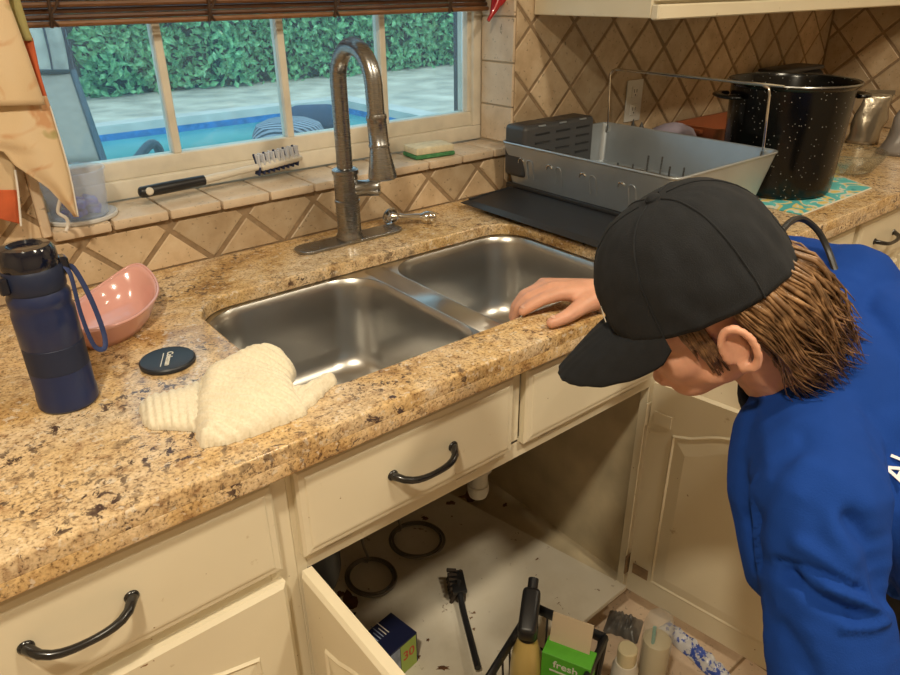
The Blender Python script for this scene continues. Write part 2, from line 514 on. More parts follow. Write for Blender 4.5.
floor = struct(box('floor', LX, RX, BY, 0.2, -0.06, -0.004, M['grout']), 'tiled kitchen floor')
S = 0.335
gx0, gy0 = 1.262 - 8 * S, -0.62 - 8 * S
for i in range(-1, 14):
    for j in range(0, 9):
        x, y = gx0 + i * S, gy0 + j * S
        if x < LX + .0 or x + S > RX or y < BY or y + S > -0.58 + .001: continue
        prism('floor_tile', rect(x, x + S, y, y + S, 0.003), lambda a, b, n: Vector((a, b, n)), 0.006, M['floor_tile'], floor, 0.0015)
struct(box('ceiling', LX, RX, BY, 0.2, CZ, CZ + .05, M['ceil']), 'plain ceiling')
struct(box('wall_left', LX - .1, LX, BY, 0.2, 0, CZ, M['wall']), 'plain wall')
struct(box('wall_front', LX, RX, BY - .1, BY, 0, CZ, M['wall']), 'plain wall')
bm = bmesh.new()
bm_box(bm, LX, WX0, 0.004, 0.20, 0, CZ); bm_box(bm, WX1, RX + .1, 0.004, 0.20, 0, CZ)
bm_box(bm, WX0, WX1, 0.004, 0.20, 0, WZ0 - .004); bm_box(bm, WX0, WX1, 0.004, 0.20, WZ1, CZ)
wall_back = struct(bobj('wall_back', bm, M['wall']), 'kitchen wall tiled with tan travertine diamonds around the window')
wall_right = struct(box('wall_right', RX, RX + .1, BY, 0.004, 0, CZ, M['wall']), 'side wall with tan diamond tiles')
for q in ((-0.76, WX0, CT - .03, 1.365), (WX0, WX1, CT - .03, WZ0 - .006), (WX1, RX, CT - .03, 1.705)):
    box('grout_bed', q[0], q[1], .0030, .0060, q[2], q[3], M['grout'], wall_back)
box('grout_bed', RX - .0015, RX + .002, -.73, .003, CT - .03, 1.605, M['grout'], wall_right)

def diamonds(xc, zc, h, regions, fn, parent, g=0.0100):
    for (x0, x1, z0, z1) in regions:
        for i in range(-40, 60):
            for j in range(-12, 14):
                if (i + j) % 2 == 0: continue
                cx, cz = xc + i * h, zc + j * h
                if cx + h < x0 or cx - h > x1 or cz + h < z0 or cz - h > z1: continue
                P = clip([(cx + h - g * .7, cz), (cx, cz + h - g * .7), (cx - h + g * .7, cz), (cx, cz - h + g * .7)], x0, x1, z0, z1)
                if not P or area(P) < 1.2e-4: continue
                dn = random.uniform(-.0008, .0008)
                prism('wall_tile', P, lambda a, b, n: fn(a, b, n + dn), 0.008, M['tile'], parent, 0.0018)
back_fn = lambda a, b, n: Vector((a, -n, b))
# below the window, and left of it
diamonds(0.417, 0.991, 0.0823, [(0.05, WX1 - .03, CT + .002, WZ0 - .022)], back_fn, wall_back)
diamonds(0.417, 0.991, 0.0823, [(-0.75, 0.046, CT + .002, 1.36), (0.05, WX0 - .012, WZ0 - .018, 1.36)], back_fn, wall_back)
# right of the window
diamonds(1.67, 1.249, 0.0835, [(WX1 + .003, RX - .004, CT + .002, 1.70)], back_fn, wall_back)
diamonds(1.285, 0.991, 0.0823, [(WX1 - .027, WX1 - .001, CT + .002, WZ0 - .022)], back_fn, wall_back)
# side wall (faces -x)
diamonds(-0.118, 1.168, 0.0835, [(-0.72, -0.006, CT + .002, 1.60)], lambda a, b, n: Vector((RX - .004 - n, a, b)), wall_right)
# sill tiles with rounded nosing
edges = [WX0 + .002, 0.312] + [0.312 + 0.1085 * k for k in range(1, 10)] + [WX1 - .002]
for a, b in zip(edges, edges[1:]):
    if b - a < .02: continue
    bm = bmesh.new()
    dz = random.uniform(-.0008, .0008)
    bm_box(bm, a + .002, b - .002, -0.010, 0.128, WZ0 - .014 + dz, 1.033 + dz, 0.0035, 2)
    bobj('sill_tile', bm, M['trim_tile'], wall_back, 'auto')
# jamb tiles, right and left
for side in (0, 1):
    zz = 1.036
    for zt in (1.132, 1.243, 1.354, 1.465, 1.576, 1.687, 1.798, 1.909):
        if side: bx = (WX1 - .006, WX1 + .002, 0.002, 0.125)
        else: bx = (WX0 - .002, WX0 + .006, 0.002, 0.125)
        box('jamb_tile', bx[0], bx[1], bx[2], bx[3], zz + .002, zt - .002, M['trim_tile'], wall_back, 0.0015, 1)
        zz = zt
# left corner trim strip
box('edge_tile', WX0 - .012, WX0 + .004, -0.006, 0.004, WZ0 - .004, 1.36, M['trim_tile'], wall_back, 0.002, 1)

# window
YW = 0.13
win = struct(thing('window_1', 'white vinyl window of four panes above the sink', None, ((WX0 + WX1) / 2, YW, 1.034)))
GZ0, GZ1 = 1.109, 1.94
GX = [0.239, 0.509, 0.779, 1.052, 1.322]
box('bottom_rail', WX0 + .001, WX1 - .001, YW, YW + .06, 1.0345, 1.072, M['white'], win, 0.003)
box('sash_rail', WX0 + .001, WX1 - .001, YW + .012, YW + .055, 1.072, GZ0, M['white'], win, 0.003)
box('top_rail', WX0 + .001, WX1 - .001, YW, YW + .06, GZ1, WZ1, M['white'], win, 0.003)
box('side_rail', WX0 + .001, GX[0], YW, YW + .06, 1.072, GZ1, M['white'], win, 0.003)
box('side_rail', GX[4] + .012, WX1 - .001, YW, YW + .06, 1.072, GZ1, M['white'], win, 0.003)
box('sash_stile', GX[4], GX[4] + .014, YW + .012, YW + .055, GZ0, GZ1, M['white'], win, 0.003)
for x in GX[1:4]:
    box('muntin', x - .0085, x + .0085, YW + .014, YW + .045, GZ0, GZ1, M['white'], win, 0.002, 1)
for a, b in zip(GX, GX[1:]):
    box('pane', a + .004, b - .004, YW + .028, YW + .031, GZ0 - .004, GZ1 + .004, M['pane'], win)

# ------------------------------------------------------------------ countertop and sink
SX0, SX1, SY0, SY1 = 0.362, 1.150, -0.632, -0.208
hole = rrect(SX0, SX1, SY0, SY1, 0.082, 10)
top = thing('countertop', 'speckled tan and brown granite countertop with sink cut-out', 'countertop', (1.0, -0.36, 0.866))
outer = rect(-0.95, RX - .002, YF, 0.002)
slab('granite_slab', [outer, hole], 0.887, CT, M['granite'], top, 0.004, 3)
box('front_edge', -0.95, RX - .002, YF, YF + .045, 0.866, 0.892, M['granite'], top, 0.004, 3)

sink = thing('double_sink', 'double-bowl stainless steel sink set under the granite', 'sink', (0.756, -0.42, 0.66))
BL = (0.368, 0.730, -0.628, -0.214); BR = (0.782, 1.146, -0.628, -0.214)
def bowl_loop(B, d, r):
    return rrect(B[0] + d, B[1] - d, B[2] + d, B[3] - d, r, 8)
slab('rim', [rrect(SX0 - .02, SX1 + .02, SY0 - .02, SY1 + .02, .09, 8), bowl_loop(BL, 0, .085), bowl_loop(BR, 0, .085)], 0.8835, 0.8865, M['steel'], sink)
for B in (BL, BR):
    bm = bmesh.new(); depth = 0.205
    prof = [(0.0, 0.885), (0.003, 0.880), (0.006, 0.870), (0.010, 0.80), (0.014, 0.74), (0.018, 0.715), (0.028, 0.697), (0.045, 0.686), (0.07, 0.681), (0.10, 0.679), (0.14, .6775)]
    R = []
    for d, z in prof:
        r = max(0.03, 0.085 - d * .25)
        R.append([bm.verts.new((x, y, z)) for x, y in bowl_loop(B, d, r)])
    n = len(R[0])
    for a, b in zip(R, R[1:]):
        for k in range(n): bm.faces.new((a[k], a[(k + 1) % n], b[(k + 1) % n], b[k]))
    bm.faces.new(R[-1])
    bw = bobj('bowl', bm, M['steel'], sink, 'auto')
    cx, cy = (B[0] + B[1]) / 2, (B[2] + B[3]) / 2 + .04
    lathe('drain', [(0, .679), (.012, .6795), (.026, .680), (.040, .682), (.044, .6805), (.045, .678)], (cx, cy, 0), M['chrome'], bw, 28)
# rounded saddle on the divider
bm = bmesh.new()
bm_tube(bm, [(0.756, SY0 + .012, .8855), (0.756, SY1 - .012, .8855)], (0.0268), 24)
for v in bm.verts: v.co.z = .8855 + (v.co.z - .8855) * .09
bobj('divider', bm, M['steel'], sink, True)

# ------------------------------------------------------------------ cabinets
def front_fn(y): return lambda a, b, n: Vector((a, y - n, b))
def side_fn(x, s): return lambda a, b, n: Vector((x + s * n, a, b))
def handle(xc, zc, y, parent, L=0.125):
    pts = []
    for k in range(13):
        t = k / 12; s = (t - .5)
        pts.append((xc + s * L, y - .004 - .024 * (1 - (2 * s) ** 4) ** .8, zc - .009 * (1 - (2 * s) ** 2) + .006))
    pts = [(xc - L / 2, y + .002, zc + .006)] + pts + [(xc + L / 2, y + .002, zc + .006)]
    rr = [.0065] + [.0065 if (k in (0, 12)) else .0048 + .0012 * abs(k - 6) / 6 for k in range(13)] + [.0065]
    bm = bmesh.new(); bm_tube(bm, pts, rr, 12)
    for sx in (-1, 1):
        bm_lathe(bm, [(0, .004), (.006, .0035), (.009, .001), (.009, -.001)], 16, frame((xc + sx * L / 2, y - .001, zc + .006), (1, 0, 0), (0, -1, 0)))
    return bobj('handle', bm, M['black_metal'], parent, True)
def drawer_front(x0, x1, z0, z1, parent, name='drawer_front'):
    d = 0.018
    rings = [(rect(x0, x1, z0, z1), -d), (rect(x0, x1, z0, z1), -.006), (rect(x0, x1, z0, z1, .004), -.0025), (rect(x0, x1, z0, z1, .012), -.0015), (rect(x0, x1, z0, z1, .014), 0.0), (rect(x0, x1, z0, z1, .018), .0005)]
    return rings_panel(name, rings, front_fn(DF), M['cream'], parent)
def panel_poly(a0, a1, z0, z1, arch, inset_=0.0, n=14):
    """outline with an arched (cathedral) top"""
    a0 += inset_; a1 -= inset_; z0 += inset_; z1 -= inset_
    P = [(a0, z0), (a1, z0), (a1, z1 - arch)]
    sh = (a1 - a0) * .14
    for k in range(n + 1):
        t = k / n
        a = a1 - sh - (a1 - a0 - 2 * sh) * t
        P.append((a, z1 - arch * .75 + arch * .75 * math.sin(PI * t)))
    P.append((a0, z1 - arch))
    return P
def door(parent, fnmap, w, z0, z1, arch, name='door'):
    """slab with a raised panel on both faces; local a in [0,w], n=0 is the front face"""
    th = 0.02
    f = fnmap
    dr = rings_panel(name, [(rect(0, w, z0, z1), -th), (rect(0, w, z0, z1), -.005), (rect(0, w, z0, z1, .006), 0)], f, M['cream'], parent)
    P0 = panel_poly(.055, w - .055, z0 + .06, z1 - .055, arch)
    for face in (0, 1):
        g = (lambda a, b, n: f(a, b, n)) if face == 0 else (lambda a, b, n: f(a, b, -th - n))
        poly = [panel_poly(.055, w - .055, z0 + .06, z1 - .055, arch, i) for i in (0, .004, .008, .03, .036)]
        rings_panel('raised_panel', [(poly[0], -.001), (poly[1], .0035), (poly[2], .0005), (poly[3], .0045), (poly[4], .0055)], g, M['cream'], dr)
    return dr

# left drawer cabinet
cl = thing('drawer_cabinet', 'cream base cabinet with a drawer above a door, left of the sink cabinet', 'cabinet', (0.03, -0.4, 0.0))
box('side_panel', -0.245, -0.229, FACE, -0.03, 0.1, 0.864, M['cream'], cl)
box('side_panel', 0.283, 0.299, FACE + .02, -0.03, 0.1, 0.864, M['cream'], cl)
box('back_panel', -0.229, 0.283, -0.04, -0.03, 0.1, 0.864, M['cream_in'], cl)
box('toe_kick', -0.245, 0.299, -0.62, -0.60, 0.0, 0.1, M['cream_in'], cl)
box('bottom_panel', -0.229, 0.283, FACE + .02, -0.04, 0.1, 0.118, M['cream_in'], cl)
box('stile', -0.245, -0.215, FACE, FACE + .02, 0.1, 0.864, M['cream'], cl, .001, 1)
box('stile', 0.262, 0.3023, FACE, FACE + .02, 0.1, 0.864, M['cream'], cl, .001, 1)
box('rail', -0.215, 0.262, FACE, FACE + .02, 0.835, 0.864, M['cream'], cl, .001, 1)
box('rail', -0.215, 0.262, FACE, FACE + .02, 0.665, 0.72, M['cream'], cl, .001, 1)
box('rail', -0.215, 0.262, FACE, FACE + .02, 0.1, 0.14, M['cream'], cl, .001, 1)
d1 = drawer_front(-0.222, 0.277, 0.700, 0.850, cl)
handle(0.029, 0.775, DF, d1, .113)
door(cl, lambda a, b, n: Vector((-0.222 + a, DF - n, b)), 0.499, 0.125, 0.676, .05)

# sink cabinet
cs = thing('sink_cabinet', 'open cream sink base cabinet with both doors swung out', 'cabinet', (0.73, -0.4, 0.0))
OX0, OX1 = 0.318, 1.128
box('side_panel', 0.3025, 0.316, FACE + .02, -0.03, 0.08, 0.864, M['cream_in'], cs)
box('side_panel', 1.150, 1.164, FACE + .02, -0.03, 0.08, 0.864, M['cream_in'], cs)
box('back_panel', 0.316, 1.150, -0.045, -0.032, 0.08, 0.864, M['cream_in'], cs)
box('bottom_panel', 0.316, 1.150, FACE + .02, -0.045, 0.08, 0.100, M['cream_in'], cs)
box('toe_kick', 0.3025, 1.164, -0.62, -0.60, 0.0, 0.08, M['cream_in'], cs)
box('stile', 0.3025, OX0, FACE, FACE + .02, 0.08, 0.864, M['cream'], cs, .001, 1)
box('stile', OX1, 1.166, FACE, FACE + .02, 0.08, 0.864, M['cream'], cs, .001, 1)
box('stile', 0.714, 0.742, FACE, FACE + .02, 0.70, 0.840, M['cream'], cs, .001, 1)
box('rail', OX0, OX1, FACE, FACE + .02, 0.840, 0.864, M['cream'], cs, .001, 1)
box('rail', OX0, OX1, FACE, FACE + .02, 0.666, 0.706, M['cream'], cs, .001, 1)
box('rail', OX0, OX1, FACE, FACE + .02, 0.08, 0.102, M['cream'], cs, .001, 1)
d2 = drawer_front(0.310, 0.714, 0.700, 0.850, cs, 'false_front')
handle(0.521, 0.768, DF, d2, .116)
d3 = drawer_front(0.744, 1.122, 0.700, 0.850, cs, 'false_front')
for x in (0.35, 0.60, 0.80, 1.03):
    box('catch_plate', x, x + .045, FACE - .001, FACE, .682, .686, M['white'], cs)
def hinge(parent, p, dx, white=True):
    mt = M['cream'] if white else M['grout']
    h = box('hinge', p[0] - .014, p[0] + .012, p[1] - .004, p[1] + .0, p[2] - .028, p[2] + .028, mt, parent, .001, 1)
    lathe('hinge_pin', [(0, -.024), (.0045, -.024), (.0045, .024), (0, .024)], (p[0] + dx, p[1] - .006, p[2]), M['nickel'] if white else M['grout'], h, 12)
    return h
# left door: hinged on the left stile, swung out square to the face
ld = door(cs, lambda a, b, n: Vector((0.302 - n * 1.0 - .0, FACE - .006 - a, b)), 0.402, 0.095, 0.672, .05)
# right door: hinged on the right stile
ang = math.radians(8)
def rfn(a, b, n):
    e = Vector((math.sin(ang), -math.cos(ang), 0)); nn = Vector((math.cos(ang), math.sin(ang), 0))
    return Vector((1.150, FACE - .006, b)) + e * a + nn * n
rd = door(cs, rfn, 0.402, 0.095, 0.680, .05)
hinge(cs, (1.136, FACE - .001, 0.60), .012, True)
hinge(cs, (1.136, FACE - .001, 0.17), .012, False)
# hinge leaf on the inner face of the right door
for zc, mt in ((0.60, M['cream']), (0.17, M['grout'])):
    obox('hinge_leaf', frame(rfn(.03, zc, -.0215), (math.sin(ang), -math.cos(ang), 0), (-math.cos(ang), -math.sin(ang), 0)), (.04, .03, .002), mt, rd, .0005, 1)

# right base cabinets
def plain_cab(x0, x1, n, label):
    c = thing('base_cabinet', label, 'cabinet', ((x0 + x1) / 2, -.4, 0))
    box('body', x0, x1, FACE + .001, -0.03, 0.1, 0.8655, M['cream'], c)
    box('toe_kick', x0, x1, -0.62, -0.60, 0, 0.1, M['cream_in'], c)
    wd = (x1 - x0) / n
    for k in range(n):
        a, b = x0 + k * wd + .016, x0 + (k + 1) * wd - .016
        d = drawer_front(a, b, .70, .85, c); handle((a + b) / 2, .772, DF, d)
        door(c, lambda q, bb, nn, a=a: Vector((a + q, DF - nn, bb)), b - a, .125, .672, .05)
plain_cab(1.600, 2.340, 2, 'cream base cabinet beneath the stock pot')
plain_cab(2.342, 3.080, 2, 'cream base cabinet in the far right corner')
# dishwasher-width cabinet between
c = thing('base_cabinet', 'cream base cabinet right of the sink, behind the bending person', 'cabinet', (1.38, -.4, 0))
box('body', 1.168, 1.598, FACE + .001, -0.03, 0.1, 0.8655, M['cream'], c)
box('toe_kick', 1.168, 1.598, -0.62, -0.60, 0, 0.1, M['cream_in'], c)
d = drawer_front(1.19, 1.58, .70, .85, c); handle(1.385, .772, DF, d)

# upper cabinet
uc = thing('upper_cabinet', 'cream wall cabinet with chipped lower edge above the dish rack', 'cabinet', (2.24, -0.2, 1.355))
ux0, ux1, uy = 1.425, RX - .002, -0.385
box('body', ux0, ux1, uy + .02, -0.002, 1.357, 2.2, M['cream'], uc, .002, 1)
box('light_rail', ux0, ux1, uy, uy + .02, 1.354, 1.385, M['cream'], uc, .003, 1)
for k in range(4):
    wd = (ux1 - ux0) / 4
    door(uc, lambda q, bb, nn, a=ux0 + k * wd + .006: Vector((a + q, uy + .001 - nn, bb)), wd - .012, 1.392, 2.19, .05)


# ================================================================== outdoors
GZ = -0.10
M['soil'] = mat('dry_ground', (0.62, 0.56, 0.45), 0.95, var=0.35, vscale=2.5, bump=0.5, bscale=25)
M['coping'] = mat('pool_coping', (0.62, 0.60, 0.55), 0.8, var=0.15, vscale=4)
M['pooltile'] = mat('pool_tile', (0.05, 0.22, 0.55), 0.35, var=0.4, vscale=9)
M['poolfloor'] = mat('pool_plaster', (0.16, 0.55, 0.62), 0.7, var=0.1, vscale=2)
def water():
    mt, nt, p = newmat('pool_water')
    v = coords(nt)
    c = ramp(nt, noise_n(nt, v, 1.2, 4), [(0.35, (0.06, 0.29, 0.31)), (0.65, (0.11, 0.41, 0.41))])
    nt.links.new(c, p.inputs['Base Color'])
    p.inputs['Roughness'].default_value = 0.25; p.inputs['Specular IOR Level'].default_value = .25
    b = nt.nodes.new('ShaderNodeBump'); b.inputs['Strength'].default_value = 0.3; b.inputs['Distance'].default_value = 0.03
    nt.links.new(noise_n(nt, v, 5, 3), b.inputs['Height']); nt.links.new(b.outputs[0], p.inputs['Normal'])
    return mt
M['water'] = water()
M['patio'] = mat('patio_concrete', (0.50, 0.47, 0.42), 0.9, var=0.2, vscale=3)
px0, px1, py0, py1 = 0.2, 5.6, 4.6, 8.15
g = thing('ground', 'dry leaf-strewn yard and patio beyond the window', None, (6, 7, GZ - .1)); struct(g)
box('yard', -8, 22, py1 + .3, 16, GZ - .1, GZ, M['soil'], g)
box('yard', px1 + .3, 22, 0.25, py1 + .3, GZ - .1, GZ, M['soil'], g)
box('patio', -8, px1 + .3, 0.25, py0 - .3, GZ - .1, GZ, M['patio'], g)
box('patio', -8, px0 - .3, py0 - .3, py1 + .3, GZ - .1, GZ, M['patio'], g)
pool = thing('swimming_pool', 'swimming pool of teal water with blue tile band', 'pool', (3, 6.5, GZ - 1))
o_ = rect(px0 - .3, px1 + .3, py0 - .3, py1 + .3); i_ = rect(px0, px1, py0, py1)
slab('coping', [o_, i_], GZ - .08, GZ + .02, M['coping'], pool)
bm = bmesh.new()
bm_box(bm, px0 - .1, px1 + .1, py1, py1 + .1, GZ - 1, GZ - .08); bm_box(bm, px0 - .1, px1 + .1, py0 - .1, py0, GZ - 1, GZ - .08)
bm_box(bm, px0 - .1, px0, py0, py1, GZ - 1, GZ - .08); bm_box(bm, px1, px1 + .1, py0, py1, GZ - 1, GZ - .08)
bobj('tile_band', bm, M['pooltile'], pool)
box('basin_floor', px0, px1, py0, py1, GZ - 1, GZ - .95, M['poolfloor'], pool)
box('water', px0, px1, py0, py1, GZ - .94, GZ - .16, M['water'], pool)
box('step', 2.75, 3.6, py0 + .06, py0 + .30, GZ - .155, GZ - .12, M['coping'], pool, .01)

# hedge
M['leaf'] = None
def leafmat():
    mt, nt, p = newmat('hedge_leaf')
    v = coords(nt)
    c = ramp(nt, noise_n(nt, v, 9, 5, .75), [(0.30, (0.02, 0.08, 0.04)), (0.45, (0.08, 0.30, 0.12)), (0.58, (0.22, 0.52, 0.22)), (0.72, (0.42, 0.72, 0.36))])
    nt.links.new(c, p.inputs['Base Color']); p.inputs['Roughness'].default_value = .4
    return mt
M['leaf'] = leafmat()
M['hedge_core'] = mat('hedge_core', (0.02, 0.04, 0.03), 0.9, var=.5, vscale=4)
hedge = thing('hedge', 'tall leafy green hedge beyond the pool', 'hedge', (8, 11.2, GZ))
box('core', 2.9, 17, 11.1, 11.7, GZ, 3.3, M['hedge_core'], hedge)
bm = bmesh.new(); rl = random.Random(3)
for k in range(15000):
    x = rl.uniform(2.75, 14.5); z = GZ + rl.random() ** .85 * 2.7
    y = 11.05 - abs(rl.gauss(0, .16)) - .45 * max(0, mnoise.noise(Vector((x * .9, z * .9, 4)))) 
    s = rl.uniform(.045, .10)
    d = Vector((rl.gauss(0, .6), -.9 + rl.gauss(0, .4), rl.gauss(.1, .6))).normalized()
    t = d.orthogonal().normalized(); a = rl.uniform(0, 6.28)
    t = Matrix.Rotation(a, 3, d) @ t; u = d.cross(t)
    c0 = Vector((x, y, z))
    P = [c0 - t * s, c0 + u * s * .5 + d * s * .15, c0 + t * s, c0 - u * s * .5 + d * s * .15]
    vs = [bm.verts.new(q) for q in P]
    bm.faces.new((vs[0], vs[1], vs[2])); bm.faces.new((vs[0], vs[2], vs[3]))
me = bpy.data.meshes.new('foliage'); bm.to_mesh(me); bm.free()
link('foliage', me, M['leaf'], hedge)['kind'] = 'stuff'
# fence behind and two trunks at left
M['fence'] = mat('grey_fence', (0.075, 0.07, 0.10), .8, var=.25, vscale=3, rand=.15)
fence = thing('board_fence', 'weathered grey board fence behind the hedge', 'fence', (2, 11.9, GZ))
box('rail', -6, 17, 11.98, 12.04, .5, .6, M['fence'], fence)
box('rail', -6, 17, 11.98, 12.04, 2.2, 2.3, M['fence'], fence)
for k in range(120):
    box('board', -6 + k * .19, -6 + k * .19 + .183, 11.95, 11.978, GZ, 3.4, M['fence'], fence)
M['bark'] = mat('pale_bark', (0.45, 0.42, 0.36), .9, var=.35, vscale=5, bump=.6, bscale=12)
def trunk(u, r, lab):
    p = px(u, 72, 1, 9.6 if u < 50 else 10.3); p.z = GZ
    up = Vector((.04, 0, 1))
    pts = [p + up * h + Vector((.05 * math.sin(h * 2), .0, 0)) for h in (0, .3, .8, 1.4, 2.0, 2.7, 3.4)]
    t = tube('tree_trunk', catmull(pts, 4), [r * 1.25] * 4 + [r] * 21, M['bark'], None, 14)
    tag(t, lab, 'tree')
trunk(37, .105, 'pale tree trunk, left one of two by the fence')
trunk(57, .10, 'pale tree trunk, right one of two by the fence')

# sling chair close outside the window
M['sling'] = mat('grey_sling', (0.34, 0.31, 0.26), .8, var=.12, vscale=30, bump=.4, bscale=300)
M['chair_metal'] = mat('dark_frame', (0.05, 0.075, 0.10), .35, .3)
chair = thing('patio_chair', 'grey sling patio chair with dark frame outside the window', 'chair', (.80, 2.6, GZ))
YC = 2.30
tl, tr_, br_ = px(24, 72, 1, YC), px(73, 72, 1, YC + .0), px(104, 162, 1, YC - .35)
bl_ = br_ + (tl - tr_)
sheet('sling_back', [[bl_.lerp(br_, j / 8).lerp(tl.lerp(tr_, j / 8), i / 10) + Vector((0, .02 * math.sin(PI * j / 8), 0)) for j in range(9)] for i in range(11)], M['sling'], chair, .004, Vector((0, -1, .3)))
tube('frame_rail', [br_ + (br_ - tr_) * .5, br_, tr_, tl, bl_, bl_ + (bl_ - tl) * .5], .016, M['chair_metal'], chair)
seat_c = br_ + (br_ - tr_) * .5
tube('arm_rest', catmull([br_ + Vector((.02, .0, -.03)), br_ + Vector((.12, .05, -.04)), br_ + Vector((.24, .10, .03)), br_ + Vector((.28, .12, -.02)), br_ + Vector((.25, .12, -.12))], 5), .022, M['chair_metal'], chair)
tube('front_leg', [br_ + Vector((.25, .12, -.10)), Vector(((br_.x + .27), br_.y + .12, GZ))], .014, M['chair_metal'], chair)
tube('rear_leg', [seat_c, Vector((seat_c.x, seat_c.y - .05, GZ))], .014, M['chair_metal'], chair)
sl = bl_ + (bl_ - tl) * .5
tube('rear_leg', [sl, Vector((sl.x, sl.y - .05, GZ))], .014, M['chair_metal'], chair)
sheet('sling_seat', [[(seat_c.lerp(sl, j / 6)) + Vector((.18, .5, .04)) * (i / 5) for j in range(7)] for i in range(6)], M['sling'], chair, .004, Vector((0, 0, 1)))

# wicker ottoman and rolled cushion by the window
def wicker():
    mt, nt, p = newmat('blue_wicker')
    v = coords(nt)
    w1 = nt.nodes.new('ShaderNodeTexWave'); w1.wave_type = 'BANDS'; w1.bands_direction = 'DIAGONAL'; w1.inputs['Scale'].default_value = 13
    nt.links.new(v, w1.inputs['Vector'])
    c = ramp(nt, w1.outputs['Fac'], [(.3, (.02, .03, .05)), (.6, (.28, .33, .40))])
    nt.links.new(c, p.inputs['Base Color']); p.inputs['Roughness'].default_value = .5
    return mt
M['wicker'] = wicker()
M['navy_cloth'] = mat('navy_cloth', (.03, .06, .12), .8, var=.2, vscale=8)
wc = px(283, 128, 1, 3.0)
ot = thing('wicker_pouf', 'dark woven wicker pouf beside the pool', 'pouf', (wc.x, 3.0, GZ))
lathe('body', [(0, GZ), (.20, GZ), (.24, GZ + .1), (.24, wc.z - .04), (.21, wc.z + .02), (.14, wc.z + .05), (0, wc.z + .06)], (wc.x + .04, 3.0, 0), M['wicker'], ot, 28)
lathe('foot_ring', [(.19, GZ), (.21, GZ), (.21, GZ + .03), (.19, GZ + .03)], (wc.x + .04, 3.0, 0), M['chair_metal'], ot, 28)
wd = px(312, 118, 1, 3.9)
cu = thing('rolled_cushion', 'rolled navy cushion on a low stand by the pool', 'cushion', (wd.x, 3.9, GZ))
tube('roll', catmull([wd + Vector((-.22, 0, .01)), wd, wd + Vector((.28, -.02, -.02))], 6), [.06, .085, .10, .105, .105, .105, .105, .105, .105, .105, .10, .085, .06], M['navy_cloth'], cu, 20)
box('stand', wd.x - .2, wd.x + .26, 3.78, 4.02, GZ, wd.z - .10, M['chair_metal'], cu, .01)
# dark patio post at the right of the window
pp = px(461, 100, 1, 1.5)
po = thing('patio_post', 'dark wooden patio post at the right edge of the window', 'post', (pp.x, 1.5, GZ))
M['darkwood'] = mat('dark_wood', (.045, .04, .05), .7, var=.4, vscale=12, stretch=(1, 1, .15))
box('shaft', pp.x - .026, pp.x + .026, 1.47, 1.53, GZ + .06, 2.6, M['darkwood'], po, .006)
box('base', pp.x - .045, pp.x + .045, 1.45, 1.55, GZ, GZ + .06, M['darkwood'], po, .006)

# ================================================================== blind, curtain, ornament
def bamboo():
    mt, nt, p = newmat('bamboo')
    v = coords(nt, (1, 1, 1))
    oi = nt.nodes.new('ShaderNodeObjectInfo')
    c1 = ramp(nt, oi.outputs['Random'], [(0, (.085, .032, .012)), (.5, (.15, .062, .022)), (1, (.26, .12, .045))])
    c2 = ramp(nt, noise_n(nt, coords(nt, (6, 60, 60)), 5, 4), [(.3, (.6, .5, .4)), (.7, (1, 1, 1))])
    nt.links.new(mixc(nt, 1.0, c1, c2, 'MULTIPLY'), p.inputs['Base Color']); p.inputs['Roughness'].default_value = .45
    return mt
M['bamboo'] = bamboo()
M['cord'] = mat('dark_cord', (.06, .03, .015), .8)
bl = thing('bamboo_blind', 'rolled-up woven bamboo blind across the top of the window', 'blind', (.8, .09, 1.368))
for k in range(26):
    z = 1.372 + k * .0105
    tube('slat', [(WX0 + .010, .098 + .006 * (k % 3), z), (WX1 - .010, .098 + .006 * (k % 3), z)], [(.0045, .0052)] * 2, M['bamboo'], bl, 8, flat=(0, 1, 0))
for x in (.31, .60, .89, 1.22):
    tube('cord', catmull([(x, .091, 1.366), (x + .004, .088, 1.42), (x - .004, .088, 1.50), (x, .088, 1.65)], 4), .0028, M['cord'], bl, 6)
    tube('cord', catmull([(x + .012, .092, 1.368), (x + .002, .087, 1.385), (x + .018, .087, 1.41), (x + .006, .087, 1.44)], 4), .0025, M['cord'], bl, 6)
box('head_rail', WX0 + .010, WX1 - .010, .085, .12, 1.90, 1.945, M['bamboo'], bl)

def floral(seed):
    mt, nt, p = newmat('floral_fabric')
    v = coords(nt)
    c = ramp(nt, noise_n(nt, v, 7 , 2, .5, .4), [(.25, (.60, .44, .26)), (.5, (.70, .53, .33)), (.75, (.74, .60, .42))])
    o = ramp(nt, noise_n(nt, v, 15, 3, .5, .8), [(0, (0, 0, 0)), (.53, (0, 0, 0)), (.62, (.7,) * 3)])
    c = mixc(nt, o, c, (.55, .24, .09))
    gpos = nt.nodes.new('ShaderNodeMapping'); gpos.inputs['Location'].default_value = (3 + seed, 1, 2)
    nt.links.new(v, gpos.inputs['Vector'])
    o2 = ramp(nt, noise_n(nt, gpos.outputs[0], 11, 3, .5, .5), [(0, (0, 0, 0)), (.60, (0, 0, 0)), (.64, (.8,) * 3)])
    c = mixc(nt, o2, c, (.34, .30, .10))
    nt.links.new(c, p.inputs['Base Color']); p.inputs['Roughness'].default_value = .85; p.inputs['Sheen Weight'].default_value = .2
    b = nt.nodes.new('ShaderNodeBump'); b.inputs['Strength'].default_value = .3; b.inputs['Distance'].default_value = .001
    nt.links.new(noise_n(nt, v, 500, 2), b.inputs['Height']); nt.links.new(b.outputs[0], p.inputs['Normal'])
    return mt
M['floral'] = floral(0)
M['floral_red'] = mat('red_floral', (.62, .13, .045), .85, var=.35, vscale=14)
M['floral_olive'] = mat('olive_floral', (.40, .35, .14), .85, var=.45, vscale=18)
